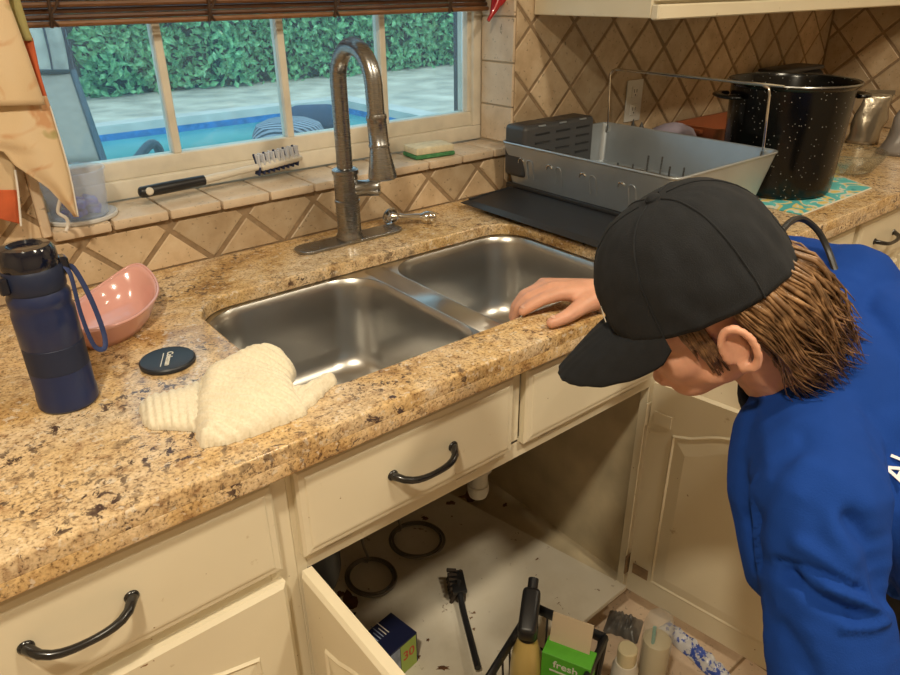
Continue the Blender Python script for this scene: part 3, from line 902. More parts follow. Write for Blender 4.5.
cur = thing('curtain', 'peach floral curtain hanging in folds left of the window', 'curtain', (.15, -.06, 1.0))
def lerp_path(P, y):
    if y <= P[0][1]: return P[0][0]
    for a, b in zip(P, P[1:]):
        if a[1] <= y <= b[1]:
            t = (y - a[1]) / max(1e-6, b[1] - a[1]); return a[0] + (b[0] - a[0]) * t
    return P[-1][0]
def fold(name, left, right, y0, y1, Y, wav, mt, slant=0.0, nr=26, nc=16, ph=0.0, curl=0.0):
    rows = []
    for i in range(nr + 1):
        row = []
        for j in range(nc + 1):
            t = j / nc
            v = y0 + (y1 - y0) * i / nr
            u = lerp_path(left, v) + (lerp_path(right, v) - lerp_path(left, v)) * t
            v2 = v + slant * t * (i / nr)
            yy = Y + wav * math.sin(t * 5.2 + ph + .8 * i / nr) - curl * (i / nr)
            row.append(px(u, v2, 1, yy))
        rows.append(row)
    return sheet(name, rows, mt, cur, .0016, Vector((0, -1, 0)))
fold('fold', [(-60, -60), (-60, 110)], [(2, -60), (8, 0), (28, 55), (46, 108)], -60, 107, -.078, .007, M['floral'], -2)
fold('fold', [(-10, -60), (0, 0), (18, 40)], [(8, -60), (21, 2), (28, 26), (34, 42)], -60, 41, -.060, .004, M['floral_olive'])
fold('fold', [(18, 38), (36, 106)], [(33, 38), (41, 76), (50, 106)], 38, 108, -.058, .004, M['floral_red'])
fold('fold', [(-40, 96), (-40, 140), (4, 152), (14, 165), (48, 188), (74, 216)], [(47, 96), (58, 130), (69, 170), (79, 216)], 96, 217, -.066, .006, M['floral'], ph=1.0, curl=.006)
fold('fold', [(-40, 130), (-40, 195)], [(6, 130), (14, 160), (17, 190)], 130, 193, -.046, .005, M['floral'], ph=2)
fold('fold', [(-40, 190), (-20, 210)], [(17, 190), (21, 222)], 190, 214, -.046, .005, M['floral_red'], 10, ph=2)
# white cord dangling
M['white_cloth'] = mat('white_trim', (.75, .72, .68), .8)
tube('pull_cord', catmull([px(60, 200, 1, -.06), px(58, 212, 1, -.05), px(66, 218, 1, -.05), px(68, 224, 1, -.05), px(66, 231, 1, -.05)], 5), .003, M['white_cloth'], cur, 8)
tube('trim', catmull([px(15, 170, 1, -.049), px(18, 192, 1, -.05), px(21, 226, 1, -.05)], 5), .0018, M['white_cloth'], cur, 6)
tube('trim', catmull([px(50, 106, 1, -.068), px(69, 170, 1, -.074), px(78, 216, 1, -.076)], 5), .0012, M['white_cloth'], cur, 6)

M['chili'] = mat('red_chili', (.42, .012, .018), .2, coat=.5)
M['stem'] = mat('chili_stem', (.08, .12, .04), .6)
ch = thing('chili_ornament', 'glossy red chili pepper ornament at the top right of the window', 'ornament', (1.345, .06, 1.37))
for k, (u0, v0, u1, v1, Y) in enumerate(((500, -14, 488, 21, .05), (492, -16, 491, 14, .06), (503, -12, 497, 8, .045))):
    a, b = px(u0, v0, 1, Y), px(u1, v1, 1, Y)
    md = a.lerp(b, .5) + Vector((.008, -.004, 0))
    pp_ = catmull([a, md, b], 6)
    pep = tube('pepper', pp_, [.004 + .007 * math.sin(PI * min(1, .25 + .75 * t / 12)) * (1 - (t / 12) ** 3) + .0005 for t in range(13)], M['chili'], ch, 12)
    tube('stem', [a, a + Vector((.002, 0, .02))], .0018, M['stem'], pep, 6)

# ================================================================== things on the sill
bru = thing('dish_brush', 'long white dish brush with black handle and blue bristles lying on sill', 'brush', tuple(px(220, 180, 2, 1.035)))
p0, p1, p2 = px(141, 193, 2, 1.047), px(203, 180, 2, 1.052), px(268, 164, 2, 1.056)
p0.y = .055; p0.x = .385
h0 = px(139, 193, 1, .045); h1 = px(204, 180, 1, .060); h2 = px(258, 167, 1, .070); h3 = px(297, 157, 1, .085)
tube('grip', catmull([h0, h0.lerp(h1, .06), h0.lerp(h1, .3), h0.lerp(h1, .6), h1], 3), [.006, .0095, .011, .0115, .0115, .0115, .0118, .0118, .0118, .0116, .0112, .0108, .0105], M['black_plastic'], bru, 14)
M['white_plastic'] = mat('white_plastic', (.68, .62, .52), .4)
tube('shaft', [h1 - (h1 - h0) * .01, h1.lerp(h2, .5), h2, h2.lerp(h3, .5)], [.0085, .0075, .0075, .010], M['white_plastic'], bru, 12)
lathe('grip_button', [(0, .003), (.006, .003), (.0078, .001), (.0078, -.003)], (0, 0, 0), M['white_plastic'], bru, 20, frame(h0.lerp(h1, .14) + Vector((-.001, -.0112, .002)), (1, 0, 0), (0, -1, .25)))
hd = obox('head', frame(h2.lerp(h3, .55), h3 - h2, (0, -.35, 1)), ((h3 - h2).length * 1.05, .026, .012), M['white_plastic'], bru, .004)
M['navy_bristle'] = mat('navy_bristle', (.012, .02, .07), .7)
M['white_bristle'] = mat('white_bristle', (.62, .62, .66), .7)
ax = (h3 - h2).normalized()
for sgn, mtb, nm in ((1, M['white_bristle'], 0), (-1, M['navy_bristle'], 1)):
    for k in range(9):
        for q in (-1, 0, 1):
            b0 = h2.lerp(h3, .02 + .98 * k / 8) + Vector((0, -.008 * q, 0))
            if sgn > 0: e = b0 + Vector((-.004, 0, .027)) + ax * .002 * q
            else: e = b0 + Vector((-.006, -.002, -.017))
            mm = M['navy_bristle'] if (sgn > 0 and q == -1 and k % 2 == 0) else mtb
            tube('bristle_tuft', [b0, e], [.0022, .0028], mm, bru, 6)

spx = thing('sponge', 'yellow and green scrub sponge lying on the window sill', 'sponge', (1.12, .06, 1.034))
M['sp_yellow'] = mat('sponge_yellow', (.72, .64, .45), .9, var=.15, vscale=60, bump=.8, bscale=220)
M['sp_green'] = mat('scour_green', (.07, .25, .10), .95, var=.3, vscale=90, bump=.8, bscale=300)
sm = frame((1.115, .050, 1.0), (1, -.12, 0), (0, 0, 1))
def oz(M0, z): 
    q = M0.copy(); q[2][3] = z; return q
obox('scour_pad', oz(sm, 1.0395), (.115, .072, .010), M['sp_green'], spx, .002, 1)
obox('foam', oz(sm, 1.0535), (.113, .070, .018), M['sp_yellow'], spx, .004, 2)

tubc = (.275, .058)
tb = thing('plastic_tub', 'clear plastic tub of blue dishwasher pods on the window sill', 'tub', (tubc[0], tubc[1], 1.034))
M['frost'] = frosted('frosted_plastic', (.66, .78, .98), .27)
lathe('cup', [(0, 1.036), (.046, 1.036), (.050, 1.040), (.058, 1.122), (.0605, 1.123), (.0605, 1.126), (.057, 1.126), (.0485, 1.041), (.044, 1.0385), (0, 1.0385)], (tubc[0], tubc[1], 0), M['frost'], tb, 36)
M['lid_plastic'] = mat('lid_plastic', (.62, .62, .62), .3)
lathe('base_lid', [(0, 1.0338), (.064, 1.0338), (.066, 1.036), (.066, 1.041), (.064, 1.0425), (.062, 1.040), (.051, 1.036), (0, 1.036)], (tubc[0], tubc[1], 0), M['lid_plastic'], tb, 36)
M['pod'] = mat('blue_pod', (.03, .035, .55), .25, var=.4, vscale=40, coat=.4)
pods = []
rp = random.Random(5)
for k in range(17):
    a = k * 2.4; r = .034 * math.sqrt((k % 9 + .3) / 9)
    z = 1.047 + (.017 if k > 8 else 0)
    mm = Matrix.Translation((tubc[0] + r * math.cos(a), tubc[1] + r * math.sin(a), z)) @ Matrix.Rotation(rp.uniform(0, 6), 4, 'Z') @ Matrix.Rotation(rp.uniform(-.4, .4), 4, 'X')
    bmx = bmesh.new(); bm_box(bmx, -.011, .011, -.009, .009, -.006, .006, .004, 2); bmesh.ops.transform(bmx, matrix=mm, verts=bmx.verts[:])
    q = bobj('detergent_pod', bmx, M['pod'], None, True)
    tag(q, 'small blue dishwasher pod heaped inside the clear tub', 'pod', 'blue pods in the tub')

# ================================================================== faucet
fx, fy = .779, -.092
fa = thing('kitchen_faucet', 'tall brushed nickel gooseneck faucet behind the sink', 'faucet', (fx, fy, CT))
slab('deck_plate', [rrect(fx - .135, fx + .135, fy - .030, fy + .030, .026, 8)], CT + .0003, CT + .007, M['nickel'], fa, .002, 2)
lathe('body', [(0, CT + .006), (.031, CT + .006), (.031, CT + .012), (.0275, CT + .018), (.0262, CT + .03), (.0262, CT + .088), (.0278, CT + .089), (.0278, CT + .094), (.0262, CT + .095), (.0262, CT + .150), (.0288, CT + .152), (.0288, CT + .160), (.024, CT + .163), (.0185, CT + .164), (0, CT + .164)], (fx, fy, 0), M['nickel'], fa, 36)
ztop = 1.318; rb = .0655
yc_ = fy - rb; zc_ = ztop - rb
sp_pts = [(fx, fy, CT + .162), (fx, fy, 1.15), (fx, fy, 1.20), (fx, fy, zc_)]
for k in range(1, 13):
    a = PI * k / 12 * .97
    sp_pts.append((fx, yc_ + rb * math.cos(a), zc_ + (rb + .006) * math.sin(a)))
lastp = Vector(sp_pts[-1]); dirp = (lastp - Vector(sp_pts[-2])).normalized()
dirp = Vector((0, -.10, -1)).normalized(); hx = Vector((fx, yc_ - rb - .003, 1.200))
sp_pts.append(tuple(hx))
tube('spout', sp_pts, .0172, M['nickel'], fa, 24)
hm = frame(hx, (1, 0, 0), dirp)
lathe('spray_head', [(0, -.004), (.0195, -.004), (.0205, .000), (.0205, .004), (.0192, .006), (.0196, .05), (.0210, .052), (.0210, .056), (.0195, .058), (.022, .075), (.0285, .112), (.0285, .118), (.026, .121), (.020, .119), (0, .119)], (0, 0, 0), M['nickel'], fa, 32, hm)
hb = Vector((fx, fy, CT + .117))
hdv = Vector((.80, -.60, .05)).normalized()
hl = lathe('handle', [(0, .015), (.0175, .015), (.0175, .047), (.0188, .049), (.0188, .070), (.016, .0735), (0, .074)], (0, 0, 0), M['nickel'], fa, 28, frame(hb, (0, 0, 1), hdv))

# drain flange / strainer lying by the faucet
stc = px(404, 213, 2, CT + .012)
stn = thing('sink_strainer', 'small chrome basket strainer lying beside the faucet', 'strainer', (stc.x, stc.y, CT))
c1 = px(396, 213, 2, CT + .019); c1.y = min(c1.y, -.035); c2 = px(428, 217, 2, CT + .0158)
c1 = Vector((c2.x - .075, c2.y + .045, CT + .0205))
dv = (c2 - c1).normalized()
lathe('flange', [(0, -.016), (.012, -.016), (.018, -.008), (.0215, 0), (.0215, .004), (.018, .003), (.014, -.006), (0, -.009)], (0, 0, 0), M['chrome'], stn, 28, frame(c1, (0, 0, 1), -dv * .55 + Vector((-.25, -.6, .55))))
tube('stem', [c1, c1.lerp(c2, .35), c1.lerp(c2, .8)], [.013, .0075, .009], M['chrome'], stn, 14)
lathe('knob', [(0, -.022), (.009, -.020), (.0150, -.008), (.0150, .008), (.010, .018), (0, .021)], (0, 0, 0), M['chrome'], stn, 10, frame(c2, (0, 0, 1), dv))

# ================================================================== things on the left of the counter
M['bottle_blue'] = mat('navy_bottle', (.009, .020, .080), .38, var=.15, vscale=20, coat=.25)
M['bottle_dark'] = mat('bottle_band', (.008, .016, .05), .5)
M['bottle_lid'] = mat('glossy_lid', (.006, .008, .018), .12, coat=.5)
bx, by = .112, -.43
bt = thing('water_bottle', 'navy blue sport water bottle with carry strap', 'bottle', (bx, by, CT))
z = CT
lathe('body', [(0, z + .0005), (.036, z + .0005), (.0385, z + .004), (.0385, z + .020), (.0375, z + .022), (.0380, z + .055), (.0372, z + .057), (.0372, z + .094), (.0380, z + .096), (.0382, z + .14), (.036, z + .147), (.0375, z + .153), (.0375, z + .163), (.034, z + .169), (.033, z + .172), (0, z + .172)], (bx, by, 0), M['bottle_blue'], bt, 40)
lathe('grip_band', [(.0374, z + .0575), (.0379, z + .058), (.0379, z + .0935), (.0374, z + .094)], (bx, by, 0), M['bottle_dark'], bt, 40)
cap_ = lathe('cap', [(0, z + .170), (.0345, z + .170), (.0362, z + .173), (.0362, z + .197), (.033, z + .202), (0, z + .202)], (bx, by, 0), M['bottle_dark'], bt, 40)
lathe('flip_lid', [(0, z + .201), (.034, z + .201), (.0348, z + .205), (.0335, z + .221), (.029, z + .228), (.021, z + .229), (.018, z + .225), (0, z + .224)], (bx, by, 0), M['bottle_lid'], cap_, 36)
box('latch', bx - .042, bx - .030, by - .022, by - .004, z + .176, z + .198, M['bottle_lid'], cap_, .002, 1)
box('hinge_lug', bx + .030, bx + .043, by - .01, by + .01, z + .182, z + .206, M['bottle_lid'], cap_, .003, 1)
M['strap'] = mat('navy_strap', (.02, .035, .12), .7)
s0 = Vector((bx + .036, by - .004, z + .19))
strap = catmull([s0, s0 + Vector((.012, .005, -.005)), s0 + Vector((.022, .0, -.05)), s0 + Vector((.026, -.006, -.10)), s0 + Vector((.020, -.016, -.118)), s0 + Vector((.008, -.018, -.108)), s0 + Vector((.003, -.016, -.06)), s0 + Vector((.004, -.012, -.01)), s0 + Vector((.001, -.004, .004))], 6)
tube('carry_strap', strap, [(.0010, .0036)] * len(strap), M['strap'], bt, 8, flat=(0, -1, 0))

M['pink'] = mat('pink_glaze', (.68, .36, .32), .15, coat=.4)
dc = Vector((.236, -.222, 0))
pd = thing('pink_dish', 'glossy pink boat-shaped ceramic dish by the backsplash', 'dish', (dc.x, dc.y, CT))
ea, eb = px(78, 342, 2, CT), px(160, 282, 2, CT)
def boat(t, k):
    """t angle, k 0..1 wall height (outer)"""
    ca, sa = math.cos(t), math.sin(t)
    L, W = .125, .066
    ex = abs(ca) ** .92 * (1 if ca > 0 else -1)
    wy = sa * (1 - .22 * abs(ca) ** 3)
    sc_ = .70 + .30 * k
    hgt = .040 + .026 * max(0, ca) ** 3 + .010 * abs(min(0, ca)) ** 3
    return ex * L * sc_, wy * W * sc_, hgt * k
axb = Vector((.62, .78, 0)).normalized(); ayb = Vector((-axb.y, axb.x, 0))
bm = bmesh.new(); Rr = []
prof = [('o', 0.0, 0), ('o', .25, 0), ('o', .6, 0), ('o', .9, 0), ('o', 1.0, 0), ('o', 1.0, .004), ('i', .9, .005), ('i', .55, .005), ('i', .22, .005), ('i', .12, .008)]
for kind_, k, th in prof:
    ring = []
    for q in range(48):
        x, y, h = boat(2 * PI * q / 48, k)
        s = 1 - th / .05
        ring.append(bm.verts.new(dc + axb * (x * s) + ayb * (y * s) + Vector((0, 0, CT + .0008 + h))))
    Rr.append(ring)
for a, b in zip(Rr, Rr[1:]):
    for q in range(48): bm.faces.new((a[q], a[(q + 1) % 48], b[(q + 1) % 48], b[q]))
bm.faces.new(Rr[0][::-1]); bm.faces.new(Rr[-1])
bobj('bowl_body', bm, M['pink'], pd, True)
bm = bmesh.new()
tops = [dc + axb * (boat(2 * PI * q / 48, 1)[0] * .97) + ayb * (boat(2 * PI * q / 48, 1)[1] * .97) + Vector((0, 0, CT + .0008 + boat(2 * PI * q / 48, 1)[2])) for q in range(48)]
bm_tube(bm, tops, .0026, 8, True)
bobj('rim', bm, M['pink'], pd, True)

M['lid_navy'] = mat('lid_navy', (.012, .017, .026), .42)
lc = Vector((.257, -.408, 0))
ldk = thing('round_lid', 'flat round dark navy lid with raised white brand lettering', 'lid', (lc.x, lc.y, CT))
lathe('disc', [(0, CT + .0005), (.0385, CT + .0005), (.041, CT + .002), (.041, CT + .0065), (.039, CT + .0085), (.0355, CT + .0075), (0, CT + .0075)], (lc.x, lc.y, 0), M['lid_navy'], ldk, 44)
M['print_white'] = mat('white_print', (.72, .69, .62), .6)
tdir = Vector((-.42, -.90, 0))
text('lettering', 'Coleman', .0125, frame((lc.x + .002, lc.y - .001, CT + .0079), tdir, (0, 0, 1)), M['print_white'], ldk, .0003, .0003)
obox('underline', frame(lc + Vector((-.0075, .001, CT + .0078)), tdir, (0, 0, 1)), (.044, .0012, .0006), M['print_white'], ldk)

# towel
def towelmat():
    mt, nt, p = newmat('terry_towel')
    v = coords(nt)
    p.inputs['Base Color'].default_value = (.74, .66, .50, 1)
    p.inputs['Roughness'].default_value = .95; p.inputs['Sheen Weight'].default_value = .3
    c = ramp(nt, noise_n(nt, v, 260, 3), [(.3, (.70, .62, .46)), (.6, (.79, .72, .57))])
    nt.links.new(c, p.inputs['Base Color'])
    return mt
M['towel'] = towelmat()
tw = thing('dish_towel', 'crumpled cream terry towel lying on the counter edge of the sink', 'towel', (.30, -.58, CT))
def pdist(x, y, P):
    """signed distance to polygon (positive inside)"""
    ins = False; d = 9.0; n = len(P)
    for i in range(n):
        ax_, ay_ = P[i]; bx_, by_ = P[(i + 1) % n]
        if (ay_ > y) != (by_ > y) and x < (bx_ - ax_) * (y - ay_) / (by_ - ay_) + ax_: ins = not ins
        ex, ey = bx_ - ax_, by_ - ay_
        t = max(0, min(1, ((x - ax_) * ex + (y - ay_) * ey) / (ex * ex + ey * ey + 1e-12)))
        d = min(d, math.hypot(x - ax_ - ex * t, y - ay_ - ey * t))
    return d if ins else -d
def towel_piece(name, outline, H, ribd, freq, edge, z0=0.0, step=.0022):
    P = [(q.x, q.y) for q in catmull([(a, b, 0) for a, b in outline], 6, True)]
    x0, x1 = min(p[0] for p in P), max(p[0] for p in P); y0, y1 = min(p[1] for p in P), max(p[1] for p in P)
    nx, ny = int((x1 - x0) / step) + 2, int((y1 - y0) / step) + 2
    bm = bmesh.new(); V = {}
    for i in range(nx):
        for j in range(ny):
            x, y = x0 + i * step, y0 + j * step
            d = pdist(x, y, P) + .004 * mnoise.noise(Vector((x * 60, y * 60, 2)))
            if d < -.0005: continue
            s = (x * -ribd.y + y * ribd.x)
            rib = (.0066 if name == 'towel_body' else .0034) * math.sqrt(.5 + .5 * math.sin(s * freq + 2.0 * mnoise.noise(Vector((x * 14, y * 14, 0))))) + .0016 * mnoise.noise(Vector((x * 420, y * 420, 3)))
            e = 1 - math.exp(-max(0, d) / edge)
            z = CT + z0 + .003 + H(x, y) * e + rib * min(1, d / .004 + .3)
            V[i, j] = bm.verts.new((x, y, max(CT + .0012, z)))
    for i in range(nx - 1):
        for j in range(ny - 1):
            q = [V.get(k) for k in ((i, j), (i + 1, j), (i + 1, j + 1), (i, j + 1))]
            if None not in q: bm.faces.new(q)
    be = [e for e in bm.edges if len(e.link_faces) == 1]
    r = bmesh.ops.extrude_edge_only(bm, edges=be)
    for v in [g for g in r['geom'] if isinstance(g, bmesh.types.BMVert)]: v.co.z = CT + .0006 + z0
    loose = [v for v in bm.verts if not v.link_faces]
    bmesh.ops.delete(bm, geom=loose, context='VERTS')
    return bobj(name, bm, M['towel'], tw, True)
def g2(x, y, cx_, cy_, sx_, sy_): return math.exp(-(((x - cx_) / sx_) ** 2 + ((y - cy_) / sy_) ** 2))
def h_main(x, y):
    b = .022 + .026 * g2(x, y, .365, -.520, .055, .040) + .014 * g2(x, y, .270, -.560, .05, .05) + .008 * g2(x, y, .33, -.625, .07, .03)
    return b + .005 * mnoise.noise(Vector((x * 26, y * 26, 5)))
def w2(u, v, z): 
    q = px(u, v, 2, CT + z); return (q.x, q.y)
towel_piece('towel_body', [w2(196, 432, .004), w2(204, 447, .002), w2(242, 439, .002), w2(301, 417, .002), w2(304, 404, .010), w2(296, 385, .02), w2(290, 366, .030), w2(295, 352, .040), w2(283, 341, .044), w2(257, 344, .040), w2(225, 358, .030), w2(202, 372, .024), w2(196, 395, .018)], h_main, Vector((.62, -.78)), 500, .009)
def h_left(x, y): return .014 + .008 * g2(x, y, .225, -.55, .04, .03)
towel_piece('towel_corner', [w2(137, 413, .004), w2(148, 396, .010), w2(176, 388, .016), w2(204, 372, .020), w2(214, 392, .012), w2(206, 428, .004), w2(178, 430, .003), w2(152, 428, .003)], h_left, Vector((.30, .95)), 640, .008)
def h_right(x, y): return .016 + .006 * g2(x, y, .41, -.60, .03, .02)
towel_piece('towel_corner', [w2(284, 385, .016), w2(303, 379, .020), w2(328, 369, .018), w2(337, 377, .010), w2(326, 392, .004), w2(308, 408, .003), w2(292, 418, .003), w2(282, 405, .01)], h_right, Vector((.9, .42)), 620, .008)

# ================================================================== dish rack
M['rack_metal'] = mat('rack_grey', (.42, .46, .50), .33, .65, var=.08, vscale=10)
M['rack_tan'] = mat('rack_inside', (.16, .15, .14), .45, .4)
M['rack_dark'] = mat('dark_grey_plastic', (.045, .046, .05), .45)
rx0, rx1, ry0, ry1, rz0, rz1 = 1.290, 1.712, -.575, -.032, .952, 1.058
rk = thing('dish_rack', 'grey metal dish rack with wire arch standing beside the sink', 'dish rack', ((rx0 + rx1) / 2, -.3, CT))
bm = bmesh.new()
o0 = rrect(rx0 + .02, rx1 - .02, ry0 + .02, ry1 - .012, .025, 5); o1 = rrect(rx0, rx1, ry0, ry1, .022, 5)
i1 = rrect(rx0 + .004, rx1 - .004, ry0 + .004, ry1 - .004, .019, 5); i0 = rrect(rx0 + .024, rx1 - .024, ry0 + .024, ry1 - .016, .022, 5)
R = [[bm.verts.new((x, y, zz)) for x, y in L] for L, zz in ((o0, rz0), (o1, rz1), (i1, rz1), (i0, rz0 + .004))]
n = len(o0)
for a, b in zip(R, R[1:]):
    for k in range(n): bm.faces.new((a[k], a[(k + 1) % n], b[(k + 1) % n], b[k]))
bm.faces.new(R[0][::-1]); bm.faces.new(R[-1])
bobj('basin', bm, M['rack_metal'], rk, 'auto')
bm = bmesh.new(); bm_tube(bm, [(x, y, rz1) for x, y in o1], .003, 8, True); bobj('rim', bm, M['rack_metal'], rk, True)
box('base', rx0 + .012, rx1 - .03, ry0 + .015, ry1 - .01, CT + .022, rz0 - .0005, M['black_plastic'], rk, .004)
for x in (rx0 + .05, rx1 - .07):
    for y in (ry0 + .05, ry1 - .05):
        lathe('foot', [(0, CT + .0005), (.014, CT + .0005), (.012, CT + .023), (0, CT + .023)], (x, y, 0), M['black_plastic'], rk, 14)
# embossed arches on the left face with shiny hooks
def left_face(y, z):
    t = (z - rz0) / (rz1 - rz0); return Vector((rx0 + .02 * (1 - t) - .0012, y, z))
for k, y in enumerate((-.105, -.205, -.315, -.43)):
    for s, r, mt, nm in ((0, .0014, M['chrome'], 'hook'), (-.030, .0016, M['rack_metal'], 'arch')):
        yy = y + s
        pts = [left_face(yy + .010, .975), left_face(yy + .010, 1.012)] + [left_face(yy + .010 * math.cos(a * PI / 8), 1.012 + .012 * math.sin(a * PI / 8)) for a in range(1, 8)] + [left_face(yy - .010, 1.012), left_face(yy - .010, .975)]
        if nm == 'hook': pts = pts[1:9]
        tube(nm, pts, r if nm == 'arch' else .0021, mt, rk, 7)
# floor slats and prongs
for k in range(7):
    x = rx0 + .07 + k * .045
    tube('wire', [(x, ry0 + .03, rz0 + .012), (x, ry1 - .12, rz0 + .012)], .0022, M['chrome'], rk, 7)
for y in (ry0 + .06, -.36, -.22):
    tube('wire', [(rx0 + .03, y, rz0 + .009), (rx1 - .03, y, rz0 + .009)], .0025, M['chrome'], rk, 7)
for k in range(9):
    x = rx0 + .09 + (k % 5) * .062; y = -.30 - .11 * (k // 5)
    tube('prong', [(x, y, rz0 + .009), (x + .003, y, rz0 + .060 + .012 * (k % 2)), ], .0024, M['nickel'], rk, 8)
# wire arch along the right side
xw = rx1 - .010
apts = [(xw, -.050, 1.045), (xw, -.046, 1.13), (xw, -.042, 1.195), (xw, -.050, 1.206), (xw, -.065, 1.209), (xw, -.28, 1.207), (xw, -.505, 1.206), (xw, -.522, 1.200), (xw, -.527, 1.185), (xw, -.532, 1.12), (xw, -.537, 1.045)]
tube('wire_arch', apts, .0030, M['chrome'], rk, 10)
tube('wire_arch', [(xw - .003, -.06, 1.211), (xw - .003, -.56, 1.208)], .0026, M['chrome'], rk, 8)
for y in (-.05, -.537): lathe('socket', [(0, 0), (.006, 0), (.006, .018), (0, .018)], (xw, y, 1.035), M['chrome'], rk, 12)
# utensil holder at the back
uh = box('utensil_holder', rx0 + .006, rx0 + .275, -.115, ry1 - .006, rz0 + .02, 1.104, M['rack_dark'], rk, .012, 3)
for c_ in range(3):
    for r_ in range(4):
        x = rx0 + .045 + c_ * .078; zz = 1.078 - r_ * .022
        box('slot', x, x + .052, -.1162, -.1148, zz, zz + .005, M['black_plastic'], uh)
    box('opening', rx0 + .03 + c_ * .082, rx0 + .095 + c_ * .082, -.100, -.050, 1.1035, 1.1045, M['black_plastic'], uh)
    box('tab', rx0 + .055 + c_ * .078, rx0 + .08 + c_ * .078, -.117, -.113, 1.099, 1.1025, M['rack_metal'], uh)

tray = thing('drain_tray', 'black plastic draining tray sloping from the rack to the sink', 'tray', (1.22, -.3, CT))
bm = bmesh.new()
prof = [(1.300, .9355), (1.29, .9355), (1.24, .934), (1.155, .930), (1.135, .926), (1.130, .929), (1.150, .9355), (1.24, .9405), (1.29, .942), (1.300, .942)]
ends = []
for y in (-.515, -.07):
    ends.append([bm.verts.new((x, y + (.012 if x < 1.14 and y > -.2 else 0), z_)) for x, z_ in prof])
n = len(prof)
for k in range(n): bm.faces.new((ends[0][k], ends[0][(k + 1) % n], ends[1][(k + 1) % n], ends[1][k]))
bm.faces.new(ends[0][::-1]); bm.faces.new(ends[1])
bobj('tray_plate', bm, M['black_plastic'], tray)
tube('lip', [(1.296, -.515, .9425), (1.15, -.515, .9365)], .003, M['black_plastic'], tray, 8)
tube('lip', [(1.296, -.07, .9425), (1.15, -.07, .9365)], .003, M['black_plastic'], tray, 8)
for y in (-.45, -.13): lathe('foot', [(0, CT + .0005), (.008, CT + .0005), (.008, .931), (0, .931)], (1.17, y, 0), M['black_plastic'], tray, 10)
for y in (-.45, -.13): lathe('foot', [(0, CT + .0005), (.008, CT + .0005), (.008, .935), (0, .935)], (1.27, y, 0), M['black_plastic'], tray, 10)

# outlet
ou = thing('power_outlet', 'white double power outlet on the tiled wall', 'outlet', (1.88, -.002, 1.02))
M['outlet'] = mat('outlet_white', (.72, .70, .66), .35)
box('cover_plate', 1.836, 1.912, -.0055, -.0008, 1.040, 1.163, M['outlet'], ou, .002, 2)
for zc in (1.128, 1.075):
    f_ = box('socket_face', 1.857, 1.891, -.0075, -.0050, zc - .017, zc + .017, M['outlet'], ou, .002, 2)
    for dx in (-.006, .006): box('slot_hole', 1.874 + dx - .0012, 1.874 + dx + .0012, -.0079, -.0074, zc - .002, zc + .008, M['black_plastic'], f_)
    lathe('ground_hole', [(0, .0003), (.0024, .0003), (.0024, -.0003)], (0, 0, 0), M['black_plastic'], f_, 10, frame((1.874, -.0077, zc - .009), (1, 0, 0), (0, -1, 0)))

# ================================================================== pot, mat and the far corner
def speckle():
    mt, nt, p = newmat('speckled_enamel')
    v = coords(nt)
    vo = nt.nodes.new('ShaderNodeTexVoronoi'); vo.inputs['Scale'].default_value = 115; nt.links.new(v, vo.inputs['Vector'])
    d = ramp(nt, vo.outputs['Distance'], [(0, (1, 1, 1)), (.10, (1, 1, 1)), (.16, (0, 0, 0))])
    sc_ = nt.nodes.new('ShaderNodeSeparateColor'); nt.links.new(vo.outputs['Color'], sc_.inputs[0])
    k = ramp(nt, sc_.outputs[0], [(0, (0, 0, 0)), (.45, (0, 0, 0)), (.5, (.8,) * 3)])
    c = mixc(nt, mixc(nt, 1.0, d, k, 'MULTIPLY'), (.003, .003, .003), (.5, .5, .48))
    nt.links.new(c, p.inputs['Base Color']); p.inputs['Roughness'].default_value = .2; p.inputs['Specular IOR Level'].default_value = .35
    return mt
M['enamel'] = speckle()
pcx, pcy = 1.912, -.475
pot = thing('stock_pot', 'tall black speckled enamel stock pot', 'pot', (pcx, pcy, CT + .003))
zb = CT + .0035
lathe('body', [(0, zb), (.132, zb), (.140, zb + .006), (.143, zb + .02), (.152, zb + .268), (.160, zb + .275), (.162, zb + .279), (.160, zb + .283), (.153, zb + .281), (.149, zb + .272), (.139, zb + .02), (.13, zb + .010), (0, zb + .010)], (pcx, pcy, 0), M['enamel'], pot, 56)
tube('rim_band', [(pcx + .1605 * math.cos(2 * PI * k / 48), pcy + .1605 * math.sin(2 * PI * k / 48), zb + .281) for k in range(48)], .0022, M['nickel'], pot, 6, True)
hdir = Vector((.78, -.63, 0)).normalized(); hper = Vector((-hdir.y, hdir.x, 0))
for s in (-1, 1):
    c0 = Vector((pcx, pcy, zb + .245))
    pts = [c0 + hdir * s * .150 + hper * .048, c0 + hdir * s * .172 + hper * .044, c0 + hdir * s * .186 + hper * .02, c0 + hdir * s * .186 - hper * .02, c0 + hdir * s * .172 - hper * .044, c0 + hdir * s * .150 - hper * .048]
    bm = bmesh.new(); P_ = catmull(pts, 5); bm_tube(bm, P_, [(.0055, .013)] * len(P_), 10, flat=(0, 0, 1))
    bobj('handle', bm, M['enamel'], pot, True)
def matmat():
    mt, nt, p = newmat('placemat_print')
    v = coords(nt)
    c = ramp(nt, noise_n(nt, v, 14, 2, .5, 1.0), [(.0, (.04, .30, .33)), (.36, (.10, .46, .48)), (.48, (.12, .55, .55)), (.53, (.66, .66, .55)), (.58, (.70, .55, .18)), (.66, (.08, .42, .45))], 'CONSTANT')
    nt.links.new(c, p.inputs['Base Color']); p.inputs['Roughness'].default_value = .6
    return mt
M['matprint'] = matmat()
mt_o = thing('placemat', 'teal and yellow floral placemat under the stock pot', 'placemat', (1.95, -.48, CT))
